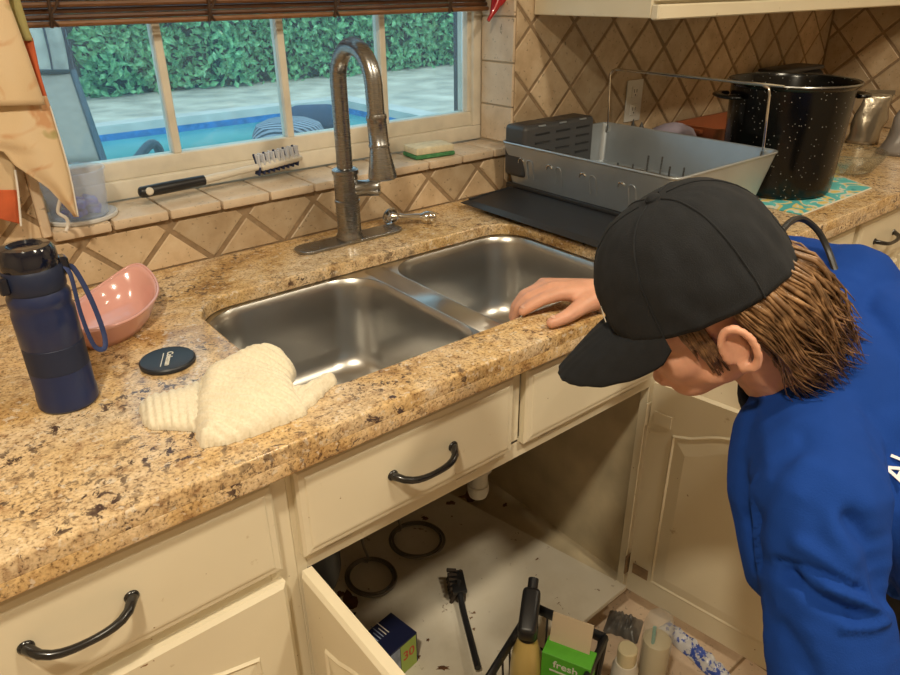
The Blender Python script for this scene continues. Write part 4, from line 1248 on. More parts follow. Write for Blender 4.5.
slab('mat', [[(1.722, -.655), (2.105, -.655), (2.26, -.40), (2.26, -.20), (1.722, -.20)]], CT + .0004, CT + .0026, M['matprint'], mt_o)
M['mat_edge'] = mat('mat_edge', (.70, .66, .56), .7)
tube('binding', [(1.722, -.655, CT + .002), (2.105, -.655, CT + .002), (2.26, -.40, CT + .002)], .0022, M['mat_edge'], mt_o, 6)

M['bowl_glass'] = clear_glass('bowl_glass', (.97, .99, .99), .05, .02, (.8, .9, .9), .02)
gb = px(858, 182, 2, CT + .004)
gbc = Vector((2.235, -.515, 0))
gl = thing('glass_bowl', 'clear glass bowl standing on the placemat right of the pot', 'bowl', (gbc.x, gbc.y, CT + .002))
zb2 = CT + .0032
lathe('bowl_wall', [(0, zb2), (.055, zb2), (.075, zb2 + .012), (.098, zb2 + .045), (.104, zb2 + .062), (.107, zb2 + .063), (.1075, zb2 + .060), (.101, zb2 + .044), (.078, zb2 + .009), (.057, zb2 + .003), (0, zb2 + .003)], (gbc.x, gbc.y, 0), M['bowl_glass'], gl, 40)
tube('rim', [(gbc.x + .106 * math.cos(2 * PI * k / 40), gbc.y + .106 * math.sin(2 * PI * k / 40), zb2 + .063) for k in range(40)], .0018, M['bowl_glass'], gl, 6, True)

M['foil'] = mat('crumpled_foil', (.34, .29, .22), .25, .7, bump=1.0, bscale=28)
M['bag'] = mat('grey_bag', (.26, .24, .23), .35, .2, bump=.8, bscale=30)
def pouch(name, lab, c, w, h, d, mt, seed, lean=0.0):
    r = random.Random(seed)
    t = thing(name, lab, 'bag', (c[0], c[1], CT))
    bm = bmesh.new(); rows = []
    dirx = Vector((.62, -.78, 0)); diry = Vector((.78, .62, 0))
    for i in range(13):
        tt = i / 12
        ring = []
        ww = w * (.92 + .08 * math.sin(tt * 9 + seed)) * (1 - .15 * tt); dd = d * (1 - tt) ** .6 + .003
        for q in range(28):
            a = 2 * PI * q / 28
            rr = 1 + .10 * mnoise.noise(Vector((math.cos(a) * 2 + seed, math.sin(a) * 2, tt * 5)))
            p = Vector((c[0], c[1], CT + .001)) + dirx * (ww / 2 * math.cos(a) * rr + lean * tt) + diry * (dd / 2 * math.sin(a) * rr) + Vector((0, 0, h * tt))
            ring.append(bm.verts.new(p))
        rows.append(ring)
    for a, b in zip(rows, rows[1:]):
        for q in range(28): bm.faces.new((a[q], a[(q + 1) % 28], b[(q + 1) % 28], b[q]))
    bm.faces.new(rows[0][::-1]); bm.faces.new(rows[-1])
    bobj('pouch', bm, mt, t, True)
    topc = Vector((c[0], c[1], CT + h)) + dirx * lean
    obox('seal', frame(topc + Vector((0, 0, .006)), dirx, (0, 0, 1)), (w * .8, .003, .016), mt, t, .001, 1)
pouch('foil_bag', 'crumpled shiny foil bag standing right of the pot', (2.72, -.36), .12, .165, .08, M['foil'], 3, .02)
pouch('snack_bag', 'grey and red snack bag at the right edge of the counter', (2.62, -.52), .13, .17, .09, M['bag'], 8, .03)
M['tan_box'] = mat('tan_carton', (.42, .34, .24), .7)
cj = thing('canister', 'small pale lidded canister behind the pot handle', 'canister', (2.60, -.235, CT))
lathe('jar', [(0, CT + .001), (.04, CT + .001), (.042, CT + .006), (.042, CT + .09), (.038, CT + .098), (0, CT + .098)], (2.60, -.235, 0), M['tan_box'], cj, 28)
lathe('lid', [(0, CT + .098), (.041, CT + .098), (.041, CT + .114), (.036, CT + .118), (0, CT + .118)], (2.60, -.235, 0), M['rack_dark'], cj, 28)
# brown baking dish, lilac bag, black cloth and coffee maker behind rack and pot
M['terracotta'] = mat('terracotta_glaze', (.30, .085, .03), .4, var=.15, vscale=12)
bd = thing('baking_dish', 'brown ceramic baking dish behind the dish rack', 'dish', (2.25, -.12, CT))
bm = bmesh.new()
Ls = [(rrect(2.07, 2.43, -.200, -.040, .03, 5), CT + .001), (rrect(2.05, 2.45, -.215, -.025, .035, 5), CT + .105), (rrect(2.058, 2.442, -.207, -.033, .03, 5), CT + .105), (rrect(2.08, 2.42, -.19, -.05, .025, 5), CT + .012)]
R = [[bm.verts.new((x, y, zz)) for x, y in L] for L, zz in Ls]; n = len(R[0])
for a, b in zip(R, R[1:]):
    for k in range(n): bm.faces.new((a[k], a[(k + 1) % n], b[(k + 1) % n], b[k]))
bm.faces.new(R[0][::-1]); bm.faces.new(R[-1])
bobj('dish_body', bm, M['terracotta'], bd, 'auto')
for x in (2.042, 2.458): box('lug', x - .012, x + .012, -.15, -.09, CT + .085, CT + .098, M['terracotta'], bd, .004)
M['lilac'] = mat('lilac_cloth', (.30, .26, .33), .8, var=.2, vscale=20)
lb = thing('folded_cloth', 'lilac folded cloth in front of the wall outlet', 'cloth', (1.93, -.10, CT))
bm = bmesh.new(); bm_lathe(bm, [(0, 0), (.5, .0), (.52, .2), (.48, .6), (.36, .88), (.15, 1.0), (0, 1.02)], 24, Matrix.Translation((1.935, -.115, CT + .001)) @ Matrix.Diagonal((.20, .15, .125, 1)))
for v in bm.verts:
    v.co += Vector((.006, .006, .004)) * mnoise.noise(v.co * 24)
    v.co.z = max(v.co.z, CT + .001)
bobj('cloth_bundle', bm, M['lilac'], lb, True)
bk = thing('black_mitt', 'small black cloth mitt with two points by the outlet', 'mitt', (1.80, -.09, CT))
bm = bmesh.new(); bm_lathe(bm, [(0, 0), (.030, 0), (.034, .03), (.034, .09), (.030, .115), (0, .12)], 20, Matrix.Translation((1.790, -.09, CT + .001)))
bobj('mitt_body', bm, M['rack_dark'], bk, True)
for dx, hh in ((-.022, .035), (.020, .022)):
    lathe('tip', [(0, CT + .10), (.013, CT + .10), (.008, CT + .125), (.001, CT + .12 + hh), (0, CT + .12 + hh)], (1.790 + dx, -.09, 0), M['rack_dark'], bk, 10)
cm = thing('black_appliance', 'low black countertop appliance behind the stock pot', 'appliance', (2.72, -.12, CT))
box('housing', 2.50, 2.80, -.155, -.03, CT + .012, CT + .228, M['black_plastic'], cm, .03, 4)
box('lid', 2.51, 2.79, -.148, -.04, CT + .226, CT + .240, M['rack_dark'], cm, .008, 2)
for x in (2.54, 2.76):
    for y in (-.13, -.06): lathe('foot', [(0, CT + .0005), (.012, CT + .0005), (.012, CT + .014), (0, CT + .014)], (x, y, 0), M['black_plastic'], cm, 10)

# ================================================================== inside the sink cabinet
def stained():
    mt, nt, p = newmat('stained_board')
    v = coords(nt)
    c = ramp(nt, noise_n(nt, v, 4, 5, .6), [(.3, (.50, .43, .32)), (.55, (.66, .60, .49)), (.75, (.72, .67, .57))])
    k = ramp(nt, noise_n(nt, v, 42, 4, .6), [(0, (0, 0, 0)), (.66, (0, 0, 0)), (.69, (1, 1, 1))])
    reg = ramp(nt, noise_n(nt, v, 5, 2), [(.42, (0, 0, 0)), (.6, (1, 1, 1))])
    c = mixc(nt, mixc(nt, 1.0, k, reg, 'MULTIPLY'), c, (.16, .08, .035))
    nt.links.new(c, p.inputs['Base Color']); p.inputs['Roughness'].default_value = .45
    return mt
M['board'] = stained()
bo = thing('shelf_board', 'stained cream board lying askew on the sink cabinet floor', 'board', (.72, -.4, .103))
slab('panel', [[(.335, -.640), (.60, -.715), (1.118, -.702), (.992, -.085), (.335, -.085)]], .1032, .1175, M['board'], bo, .001, 1)
M['rust'] = mat('rust_stain', (.13, .055, .02), .9, var=.5, vscale=50)
for k, (u, v, ru, rv) in enumerate(((349, 602, 9, 12), (352, 617, 7, 6), (341, 594, 5, 4), (470, 497, 12, 6), (452, 503, 6, 3), (425, 518, 4, 2), (395, 652, 3, 2), (418, 657, 3, 3), (443, 668, 7, 3), (428, 640, 2, 2), (505, 505, 3, 2))):
    rr = random.Random(k); P_ = []
    for q in range(14):
        a = 2 * PI * q / 14; s = rr.uniform(.45, 1.15)
        w_ = px(u + ru * s * math.cos(a), v + rv * s * math.sin(a), 2, .1176); P_.append((w_.x, w_.y))
    slab('rust_stain', [P_], .1176, .1182, M['rust'], bo)
M['pvc'] = mat('white_pvc', (.66, .62, .54), .35)
pp1 = px(478, 497, 1, -.40)
pv = thing('drain_pipe', 'white plastic drain trap under the sink', 'pipe', (pp1.x, -.40, pp1.z))
lathe('trap', [(0, pp1.z), (.012, pp1.z + .001), (.022, pp1.z + .008), (.026, pp1.z + .022), (.026, pp1.z + .04), (.023, pp1.z + .042), (.023, .6775), (0, .6775)], (pp1.x, -.40, 0), M['pvc'], pv, 24)
tube('arm', catmull([(pp1.x, -.40, pp1.z + .06), (pp1.x, -.30, pp1.z + .065), (pp1.x, -.05, pp1.z + .07)], 4), .021, M['pvc'], pv, 14)
lathe('slip_nut', [(.023, 0), (.033, 0), (.033, .022), (.023, .022)], (pp1.x, -.40, pp1.z + .085), M['pvc'], pv, 12)
dp = px(346, 560, 1, -.36)
di = thing('waste_disposer', 'black waste disposer hanging under the left bowl', 'disposer', (dp.x, -.36, dp.z))
lathe('canister', [(0, dp.z), (.05, dp.z + .002), (.075, dp.z + .012), (.082, dp.z + .04), (.082, .60), (.05, .64), (.045, .677), (0, .677)], (.445, -.36, 0), M['black_plastic'], di, 32)
lathe('collar', [(.045, .65), (.058, .65), (.058, .668), (.045, .668)], (.445, -.36, 0), M['nickel'], di, 28)
M['hose'] = mat('braided_hose', (.20, .18, .15), .35, .7, bump=.8, bscale=400)
def hose(lab, cu_, cv_, ru, rv, tail):
    pts = []
    for k in range(22):
        a = tail + 2 * PI * k / 20
        q = px(cu_ + ru * math.cos(a), cv_ + rv * math.sin(a), 2, .1245 + .0006 * k)
        pts.append(q)
    end = pts[-1]
    h = thing('supply_hose', lab, 'hose', (pts[0].x, pts[0].y, .118))
    tube('braid', catmull(pts, 3), .0038, M['hose'], h, 8)
    in2 = [Vector((p.x, p.y, p.z)) + (Vector((sum(q.x for q in pts) / 22, sum(q.y for q in pts) / 22, p.z)) - p) * .11 for p in pts]
    tube('braid', catmull(in2 + [in2[-1] + Vector((0, .03, .06)), in2[-1] + Vector((0, .08, .30)), in2[-1] + Vector((0, .09, .5))], 3), .0033, M['hose'], h, 8)
hose('looped braided supply hose nearer the open left door', 371, 577, 25, 19, -2.0)
hose('looped braided supply hose further back in the cabinet', 417, 540, 27, 18, -2.6)

kb = thing('scrub_brush', 'black long-handled scrub brush lying on the cabinet floor', 'brush', tuple(px(465, 620, 2, .118)))
b0, b1, b2 = px(478, 668, 2, .140), px(463, 610, 2, .136), px(458, 582, 2, .152)
tube('handle', catmull([b0, b0.lerp(b1, .5), b1, b1.lerp(b2, .55), b2 + Vector((0, 0, .004))], 4), .0075, M['black_plastic'], kb, 10)
M['dark_bristle'] = mat('dark_bristle', (.05, .035, .025), .8)
ax = (b2 - b1).normalized(); sd = ax.cross(Vector((0, 0, 1))).normalized()
obox('head', frame(b2, ax, (0, 0, 1)), (.07, .034, .010), M['black_plastic'], kb, .003)
for i in range(7):
    for j in (-1, 0, 1):
        q = b2 + ax * (-.03 + i * .010) + sd * (j * .011)
        tube('bristle_tuft', [q, q + sd * (.004 * j - .006) + ax * .002 + Vector((0, 0, -.028 if (i + j) % 2 else -.026))], [.004, .005], M['dark_bristle'], kb, 6)
for i in range(5):
    q = b2 + ax * (-.02 + i * .013)
    tube('bristle_tuft', [q, q + sd * -.022 + Vector((0, 0, .004))], [.004, .0052], M['dark_bristle'], kb, 6)

M['box_navy'] = mat('navy_carton', (.008, .012, .05), .45)
M['box_green'] = mat('green_label', (.38, .52, .10), .5)
M['box_photo'] = mat('carton_print', (.30, .36, .50), .5, var=.6, vscale=30)
za = .205
a_, b_, c_ = px(391, 612, 2, za), px(417, 632, 2, za), px(362, 639, 2, za)
e1 = (b_ - a_); e2d = c_ - a_; e1n = e1.normalized(); e2n = (e2d - e1n * e2d.dot(e1n)).normalized(); l1, l2 = e1.length, e2d.dot(e2n)
cc = a_ + e1n * l1 / 2 + e2n * l2 / 2
bxm = frame((cc.x, cc.y, (za + .1182) / 2), e1n, (0, 0, 1))
cb = thing('navy_box', 'navy blue printed cardboard box beside the open left door', 'box', (cc.x, cc.y, .118))
obox('carton', bxm, (l1, l2, za - .1182), M['box_navy'], cb, .001, 1)
def on_box(dx, dy, dz, sx, sy, sz, mt, nm):
    obox(nm, bxm @ Matrix.Translation((dx, dy, dz)), (sx, sy, sz), mt, cb)
s2 = 1 if (bxm.to_3x3() @ Vector((0, 1, 0))).dot(e2n) > 0 else -1
hz = (za - .1182) / 2
on_box(l1 / 2 + .0003, -s2 * l2 * .20, -.002, .0008, l2 * .5, hz * 1.9, M['box_green'], 'side_label')
on_box(l1 / 2 + .0003, s2 * l2 * .28, -.002, .0008, l2 * .42, hz * 1.9, M['box_photo'], 'side_label')
M['red_print'] = mat('red_print', (.60, .10, .05), .6)
fmx = bxm @ Matrix.Translation((l1 / 2 + .0008, -s2 * l2 * .2, .004)) @ Matrix.Rotation(PI / 2, 4, 'Z') @ Matrix.Rotation(PI / 2, 4, 'X')
text('emblem', '30', .034, fmx, M['red_print'], cb, .0002, .0006)
for k in range(6):
    on_box((-.30 + .0 * k) * l1 + .10 * l1 * (k % 2), s2 * l2 * (-.05 + .085 * k), hz + .0003, l1 * (.30 if k % 2 else .5), l2 * .022, .0005, M['print_white'] if k < 2 else M['box_photo'], 'print_line')

# black basket of cleaning bottles on the floor in front of the cabinet
zr = .300
B0, B1, B2 = px(470, 680, 2, zr), px(533, 604, 2, zr), px(604, 635, 2, zr)
f1 = (B2 - B1).normalized(); f2d = B0 - B1; f2 = (f2d - f1 * f2d.dot(f1)).normalized()
La, Lb = (B2 - B1).length * 1.02, .27
f2 = Vector((f1.y, -f1.x, 0)) if Vector((f1.y, -f1.x, 0)).dot(f2) > 0 else Vector((-f1.y, f1.x, 0))
bc = B1 + f1 * La / 2 + f2 * Lb / 2
bs = thing('wire_basket', 'black wire basket holding cleaning bottles in front of the cabinet', 'basket', (bc.x, bc.y, 0))
def bp(a, b, z): return Vector((B1.x, B1.y, 0)) + f1 * a + f2 * b + Vector((0, 0, z))
def bcorner(z, t=0): return [bp(t, t, z), bp(La - t, t, z), bp(La - t, Lb - t, z), bp(t, Lb - t, z)]
bm = bmesh.new(); P4 = bcorner(zr - .008)
for i in range(4): bm_tube(bm, [P4[i], P4[(i + 1) % 4]], [(.013, .007)] * 2, 8, flat=(0, 0, 1))
bobj('rim', bm, M['black_plastic'], bs, True)
bm = bmesh.new(); P4 = bcorner(.012, .012)
for i in range(4): bm_tube(bm, [P4[i], P4[(i + 1) % 4]], .005, 8)
bobj('base_frame', bm, M['black_plastic'], bs, True)
mm_ = frame(bp(La / 2, Lb / 2, .008), f1, (0, 0, 1)); obox('base_plate', mm_, (La - .024, Lb - .024, .006), M['black_plastic'], bs)
T, Bt = bcorner(zr - .01), bcorner(.01, .012)
for i in range(4):
    n = 9 if i % 2 else 7
    for k in range(n):
        t = (k + .5) / n
        tube('bar', [T[i].lerp(T[(i + 1) % 4], t), Bt[i].lerp(Bt[(i + 1) % 4], t)], .0024, M['black_plastic'], bs, 6)
    for zz in (.10, .19):
        s = .012 * (1 - zz / zr)
        C4 = bcorner(zz, s); tube('bar', [C4[i], C4[(i + 1) % 4]], .0024, M['black_plastic'], bs, 6)
    tube('corner_post', [T[i], Bt[i]], .006, M['black_plastic'], bs, 8)
M['yellow'] = mat('amber_liquid', (.58, .42, .14), .3, coat=.3)
M['cream_plastic'] = mat('cream_plastic', (.66, .58, .38), .4)
def on_floor(u, v, a, b):
    return bp(a, b, .0115)
sb_ = bp(.034, .100, 0)
st_ = px(519, 596, 0, sb_.x); 
sp1 = thing('spray_bottle', 'amber spray bottle with black trigger top in the basket', 'bottle', (sb_.x, sb_.y, .0115))
lathe('body', [(0, .0115), (.028, .0115), (.031, .016), (.031, .25), (.028, .285), (.018, .322), (.013, .335), (0, .335)], (sb_.x, sb_.y, 0), M['yellow'], sp1, 24)
lathe('collar', [(0, .330), (.019, .330), (.019, .358), (.013, .362), (0, .362)], (sb_.x, sb_.y, 0), M['black_plastic'], sp1, 20)
tdv = Vector((.75, .60, 0)).normalized()
hmx = frame(Vector((sb_.x, sb_.y, .374)) + tdv * .012, tdv + Vector((0, 0, .35)), Vector((0, 0, 1)) - tdv * .35)
obox('trigger_head', hmx, (.090, .034, .044), M['black_plastic'], sp1, .009, 3)
tube('nozzle', [Vector((sb_.x, sb_.y, .388)) + tdv * .05, Vector((sb_.x, sb_.y, .400)) + tdv * .075], .010, M['black_plastic'], sp1, 12)
tube('trigger', catmull([Vector((sb_.x, sb_.y, .370)) + tdv * .035, Vector((sb_.x, sb_.y, .345)) + tdv * .045, Vector((sb_.x, sb_.y, .320)) + tdv * .038], 4), .006, M['black_plastic'], sp1, 8)
# green carton
M['green_box'] = mat('green_carton', (.10, .42, .03), .5, var=.1, vscale=30)
M['kraft'] = mat('kraft_flap', (.55, .44, .31), .8)
gc0 = bp(La * .72, .078, 0)
gdir = Vector((RIGHT.x, RIGHT.y, 0)).normalized(); gdir = Matrix.Rotation(math.radians(-26), 3, 'Z') @ gdir
gper = Vector((-gdir.y, gdir.x, 0))
gx = frame((gc0.x, gc0.y, .0115 + .149), gdir, (0, 0, 1))
gb_ = thing('green_carton', 'bright green carton with kraft flap standing in the basket', 'carton', (gc0.x, gc0.y, .0115))
obox('carton', gx, (.094, .042, .298), M['green_box'], gb_, .001, 1)
obox('flap', gx @ Matrix.Translation((-.004, .018, .177)) @ Matrix.Rotation(math.radians(-14), 4, 'X'), (.078, .002, .066), M['kraft'], gb_)
tm = gx @ Matrix.Translation((0, -.0214, .128)) @ Matrix.Rotation(PI / 2, 4, 'X')
text('lettering', 'fresh', .024, tm, M['print_white'], gb_, .0002, .0003)
obox('stripe', gx @ Matrix.Translation((0, -.0212, .110)), (.06, .0006, .004), M['print_white'], gb_)
# black bottle in the basket corner
kb0 = bp(La - .040, .19, 0)
k1 = thing('black_bottle', 'glossy black bottle in the right end of the basket', 'bottle', (kb0.x, kb0.y, .0115))
lathe('body', [(0, .0115), (.026, .0115), (.028, .016), (.028, .21), (.024, .24), (.012, .262), (.012, .28), (0, .28)], (kb0.x, kb0.y, 0), M['bottle_lid'], k1, 24)
lathe('cap', [(0, .279), (.014, .279), (.014, .305), (0, .306)], (kb0.x, kb0.y, 0), M['black_plastic'], k1, 18)
# bottles on the floor right of the basket
q1 = px(628, 648, 2, .19); q2 = px(650, 640, 2, .12)
wb = thing('white_bottle', 'small bottle with round cream cap right of the basket', 'bottle', (q1.x, q1.y, 0))
lathe('body', [(0, .0005), (.026, .0005), (.028, .004), (.028, .13), (.022, .150), (0, .152)], (q1.x, q1.y, 0), M['pvc'], wb, 24)
lathe('cap', [(0, .150), (.020, .150), (.0205, .188), (.018, .191), (0, .191)], (q1.x, q1.y, 0), M['cream_plastic'], wb, 24)
q2 = px(655, 652, 2, .12)
M['pet'] = frosted('clear_pet', (.70, .70, .66), .28, .12)
cbt = thing('clear_bottle', 'clear plastic bottle with cream powder and teal straw', 'bottle', (q2.x, q2.y, 0))
lathe('shell', [(0, .0005), (.030, .0005), (.032, .004), (.032, .20), (.026, .225), (.010, .235), (0, .236)], (q2.x, q2.y, 0), M['pet'], cbt, 28)
lathe('powder', [(0, .002), (.028, .002), (.0295, .005), (.0295, .160), (.02, .166), (0, .168)], (q2.x, q2.y, 0), M['cream_plastic'], cbt, 24)
M['teal'] = mat('teal_plastic', (.12, .42, .38), .4)
tube('straw', [(q2.x - .020, q2.y - .004, .12), (q2.x - .018, q2.y, .21)], .004, M['teal'], cbt, 8)
# crumpled printed plastic bags lying on the floor
M['print_bag'] = None
def bagmat():
    mt, nt, p = newmat('blue_print_plastic')
    v = coords(nt)
    c = ramp(nt, noise_n(nt, v, 60, 3, .6), [(0, (.02, .05, .35)), (.44, (.05, .10, .45)), (.50, (.62, .62, .66)), (1, (.70, .70, .72))])
    nt.links.new(c, p.inputs['Base Color']); p.inputs['Roughness'].default_value = .3
    return mt
M['print_bag'] = bagmat()
M['dark_bag'] = mat('grey_plastic_bag', (.13, .12, .11), .35, var=.6, vscale=30, bump=1.0, bscale=40)
def crumple(name, lab, A, B, wdt, hgt, mt, seed):
    t = thing(name, lab, 'bag', ((A.x + B.x) / 2, (A.y + B.y) / 2, 0))
    d = (B - A); L = d.length; d.normalize(); s = Vector((-d.y, d.x, 0))
    bm = bmesh.new(); nr, nc = 30, 10; G = []
    for i in range(nr + 1):
        row = []
        for j in range(nc + 1):
            x = i / nr; y = j / nc - .5
            e = min(1, 5 * x, 5 * (1 - x)) * max(0, 1 - (2 * abs(y)) ** 3)
            q = A + d * (L * x) + s * (wdt * y * (1 + .25 * mnoise.noise(Vector((x * 5, seed, 0)))))
            z_ = .0015 + hgt * e * (.55 + .8 * abs(mnoise.noise(Vector((x * 9, y * 5, seed)))))
            row.append(bm.verts.new((q.x, q.y, z_)))
        G.append(row)
    for i in range(nr):
        for j in range(nc): bm.faces.new((G[i][j], G[i + 1][j], G[i + 1][j + 1], G[i][j + 1]))
    rim = [G[i][0] for i in range(nr + 1)] + [G[nr][j] for j in range(1, nc + 1)] + [G[i][nc] for i in range(nr - 1, -1, -1)] + [G[0][j] for j in range(nc - 1, 0, -1)]
    low = [bm.verts.new((v.co.x, v.co.y, .0005)) for v in rim]
    for k in range(len(rim)): bm.faces.new((rim[k], rim[(k + 1) % len(rim)], low[(k + 1) % len(rim)], low[k]))
    bm.faces.new(low)
    bobj('film', bm, mt, t, True)
crumple('printed_bag', 'crumpled white plastic bag with blue print on the floor tiles', px(664, 622, 2, .01), px(738, 690, 2, .01), .045, .03, M['print_bag'], 2)
crumple('grey_bag', 'crumpled dark grey plastic bag on the floor below the cabinet', px(607, 618, 2, .01), px(641, 630, 2, .01), .07, .035, M['dark_bag'], 5)

# ================================================================== the person
M['skin'] = mat('skin', (.66, .34, .23), .5, var=.12, vscale=40, bump=.15, bscale=300, sss=.15)
M['capcloth'] = mat('black_cap_cotton', (.0072, .0086, .0118), .92, var=.25, vscale=60, bump=.35, bscale=700)
M['shirt'] = mat('royal_blue_cotton', (.008, .045, .25), .9, var=.14, vscale=9, bump=.25, bscale=600, spec=.15)
M['trouser'] = mat('dark_trousers', (.012, .013, .018), .85)
M['shoe'] = mat('dark_shoe', (.02, .018, .016), .6)
def camvec(x, y, t): return RIGHT * x - DOWN * y - FWD * t
Hup = camvec(-.55, .764, .333).normalized()
Hf = camvec(-.82, -.434, -.37); Hf = (Hf - Hup * Hf.dot(Hup)).normalized()
Hl = Hup.cross(Hf)
HC = at(703, 298, .84)
HM = Matrix.Identity(4)
for i in range(3): HM[i][0] = Hf[i]; HM[i][1] = Hl[i]; HM[i][2] = Hup[i]; HM[i][3] = HC[i]
def hw(a, b, c): return HM @ Vector((a, b, c))
pe = thing('person', 'person in black cap and blue T-shirt bending over the open sink cabinet', 'person', (1.32, -1.38, 0))
ICO = {}
def add_ell(bm, Mx, r, sub=2):
    """collects one ellipsoid; bm is a plain [verts, faces] store"""
    if sub not in ICO:
        t = bmesh.new(); bmesh.ops.create_icosphere(t, subdivisions=sub, radius=1.0); t.verts.index_update()
        ICO[sub] = ([v.co.copy() for v in t.verts], [tuple(v.index for v in f.verts) for f in t.faces]); t.free()
    vs, fs = ICO[sub]; n = len(bm[0])
    T = Mx @ Matrix.Diagonal((r[0], r[1], r[2], 1))
    bm[0].extend(T @ v for v in vs)
    bm[1].extend(tuple(i + n for i in f) for f in fs)
def add_chain(bm, pts, rad):
    pts = [Vector(p) for p in pts]
    for (a, ra), (b, rb_) in zip(zip(pts, rad), list(zip(pts, rad))[1:]):
        n = max(2, int((b - a).length / (min(ra, rb_) * .36)) + 1)
        for k in range(n + 1):
            t = k / n; r = ra + (rb_ - ra) * t
            add_ell(bm, Matrix.Translation(a.lerp(b, t)), (r, r, r), 2)
def blob(name, bm, voxel, smooth, mt, parent, post=None):
    me = bpy.data.meshes.new('tmp'); me.from_pydata([tuple(v) for v in bm[0]], [], bm[1])
    t = bpy.data.objects.new('tmp', me); COL.objects.link(t)
    md = t.modifiers.new('r', 'REMESH'); md.mode = 'VOXEL'; md.voxel_size = voxel
    if smooth:
        s = t.modifiers.new('s', 'SMOOTH'); s.iterations = smooth; s.factor = .5
    bpy.context.view_layer.update()
    m2 = bpy.data.meshes.new_from_object(t.evaluated_get(bpy.context.evaluated_depsgraph_get()))
    bpy.data.objects.remove(t); bpy.data.meshes.remove(me)
    m2.materials.clear()
    if post: post(m2)
    return link(name, m2, mt, parent, True)

NB = at(806, 392, .905)                     # base of the neck
LS = at(818, 500, .78)                    # left shoulder
RS = at(850, 288, 1.01)                    # right shoulder
LAT = (LS - RS).normalized()
HIP = Vector((1.33, -1.37, .90))
MID = at(908, 412, .93)
def torso(bm, grow):
    path = catmull([NB.lerp(MID, .25), MID, MID.lerp(HIP, .5) + Vector((0, 0, .02)), HIP], 5)
    n = len(path)
    for i, p in enumerate(path):
        t = i / (n - 1)
        sdir = (path[min(n - 1, i + 1)] - path[max(0, i - 1)]).normalized()
        lat = (LAT.lerp(camvec(-.2, -.86, .45), min(1, t * 3)) * (1 - t) + Vector((0.12, -.95, -.1)) * t).normalized()
        lat = (lat - sdir * lat.dot(sdir)).normalized(); nn = sdir.cross(lat)
        wd_ = [.130, .185, .185, .165, .165][min(4, int(t * 4.99))] + grow
        dp_ = [.085, .118, .120, .118, .125][min(4, int(t * 4.99))] + grow
        Mx = Matrix.Identity(4)
        for k in range(3): Mx[k][0] = lat[k]; Mx[k][1] = nn[k]; Mx[k][2] = sdir[k]; Mx[k][3] = p[k]
        add_ell(bm, Mx, (wd_, dp_, .10), 3)
ELB_L = at(836, 720, .735)
ELB_R = Vector((1.085, -.795, 1.00))
WR = Vector((.912, -.705, .950))
HAND_L = ELB_L + Vector((-.10, .12, -.19))
HIPL, HIPR = HIP + Vector((.0, -.09, -.05)), HIP + Vector((.02, .09, -.05))
KNL, KNR = Vector((1.27, -1.47, .50)), Vector((1.30, -1.20, .50))
ANL, ANR = Vector((1.37, -1.48, .085)), Vector((1.40, -1.19, .085))

bm = [[], []]
# head
add_ell(bm, HM @ Matrix.Translation((-.004, 0, .022)), (.096, .075, .092), 3)
add_ell(bm, HM @ Matrix.Translation((.030, 0, -.035)), (.062, .060, .080), 3)
add_ell(bm, HM @ Matrix.Translation((.050, 0, -.088)), (.036, .040, .026), 3)
for s in (-1, 1):
    add_ell(bm, HM @ Matrix.Translation((.050, s * .036, -.042)), (.030, .024, .030), 3)     # cheek
    add_ell(bm, HM @ Matrix.Translation((.012, s * .050, -.068)), (.034, .014, .022), 2)     # jaw angle
    add_ell(bm, HM @ Matrix.Translation((.080, s * .030, .004)), (.014, .024, .008), 2)      # brow
    # ear
    ec = Vector((-.010, s * .077, -.030))
    for k in range(24):
        a = math.radians(-75 + k * 12)
        add_ell(bm, HM @ Matrix.Translation(ec + Vector((-.018 * math.cos(a) * .9 - .002, s * (.013 + .004 * math.cos(a)), .029 * math.sin(a)))), (.0058, .0058, .0058), 2)
    add_ell(bm, HM @ Matrix.Translation(ec + Vector((-.002, s * .003, -.002))), (.014, .005, .022), 2)
    add_ell(bm, HM @ Matrix.Translation(ec + Vector((.003, s * .008, -.027))), (.008, .005, .009), 2)
    add_ell(bm, HM @ Matrix.Translation(ec + Vector((.010, s * .006, .000))), (.005, .005, .010), 1)
add_chain(bm, [hw(.088, 0, -.012), hw(.100, 0, -.034), hw(.108, 0, -.046)], [.008, .010, .012])   # nose
for s in (-1, 1): add_ell(bm, HM @ Matrix.Translation((.097, s * .011, -.050)), (.009, .007, .007), 2)
add_ell(bm, HM @ Matrix.Translation((.089, 0, -.071)), (.011, .022, .005), 2)                # upper lip
add_ell(bm, HM @ Matrix.Translation((.087, 0, -.080)), (.011, .019, .006), 2)                # lower lip
# neck, torso
add_chain(bm, [hw(-.028, 0, -.045), hw(-.035, 0, -.10), NB], [.054, .053, .060])
torso(bm, 0)
add_chain(bm, [NB, LS], [.062, .056]); add_chain(bm, [NB, RS], [.062, .056])
# arms
add_chain(bm, [LS, LS.lerp(ELB_L, .5), ELB_L], [.046, .038, .034]); add_chain(bm, [ELB_L, ELB_L.lerp(HAND_L, .35), HAND_L], [.034, .034, .025])
add_chain(bm, [RS, RS.lerp(ELB_R, .5), ELB_R], [.050, .044, .037]); add_chain(bm, [ELB_R, ELB_R.lerp(WR, .35), WR], [.037, .035, .024])
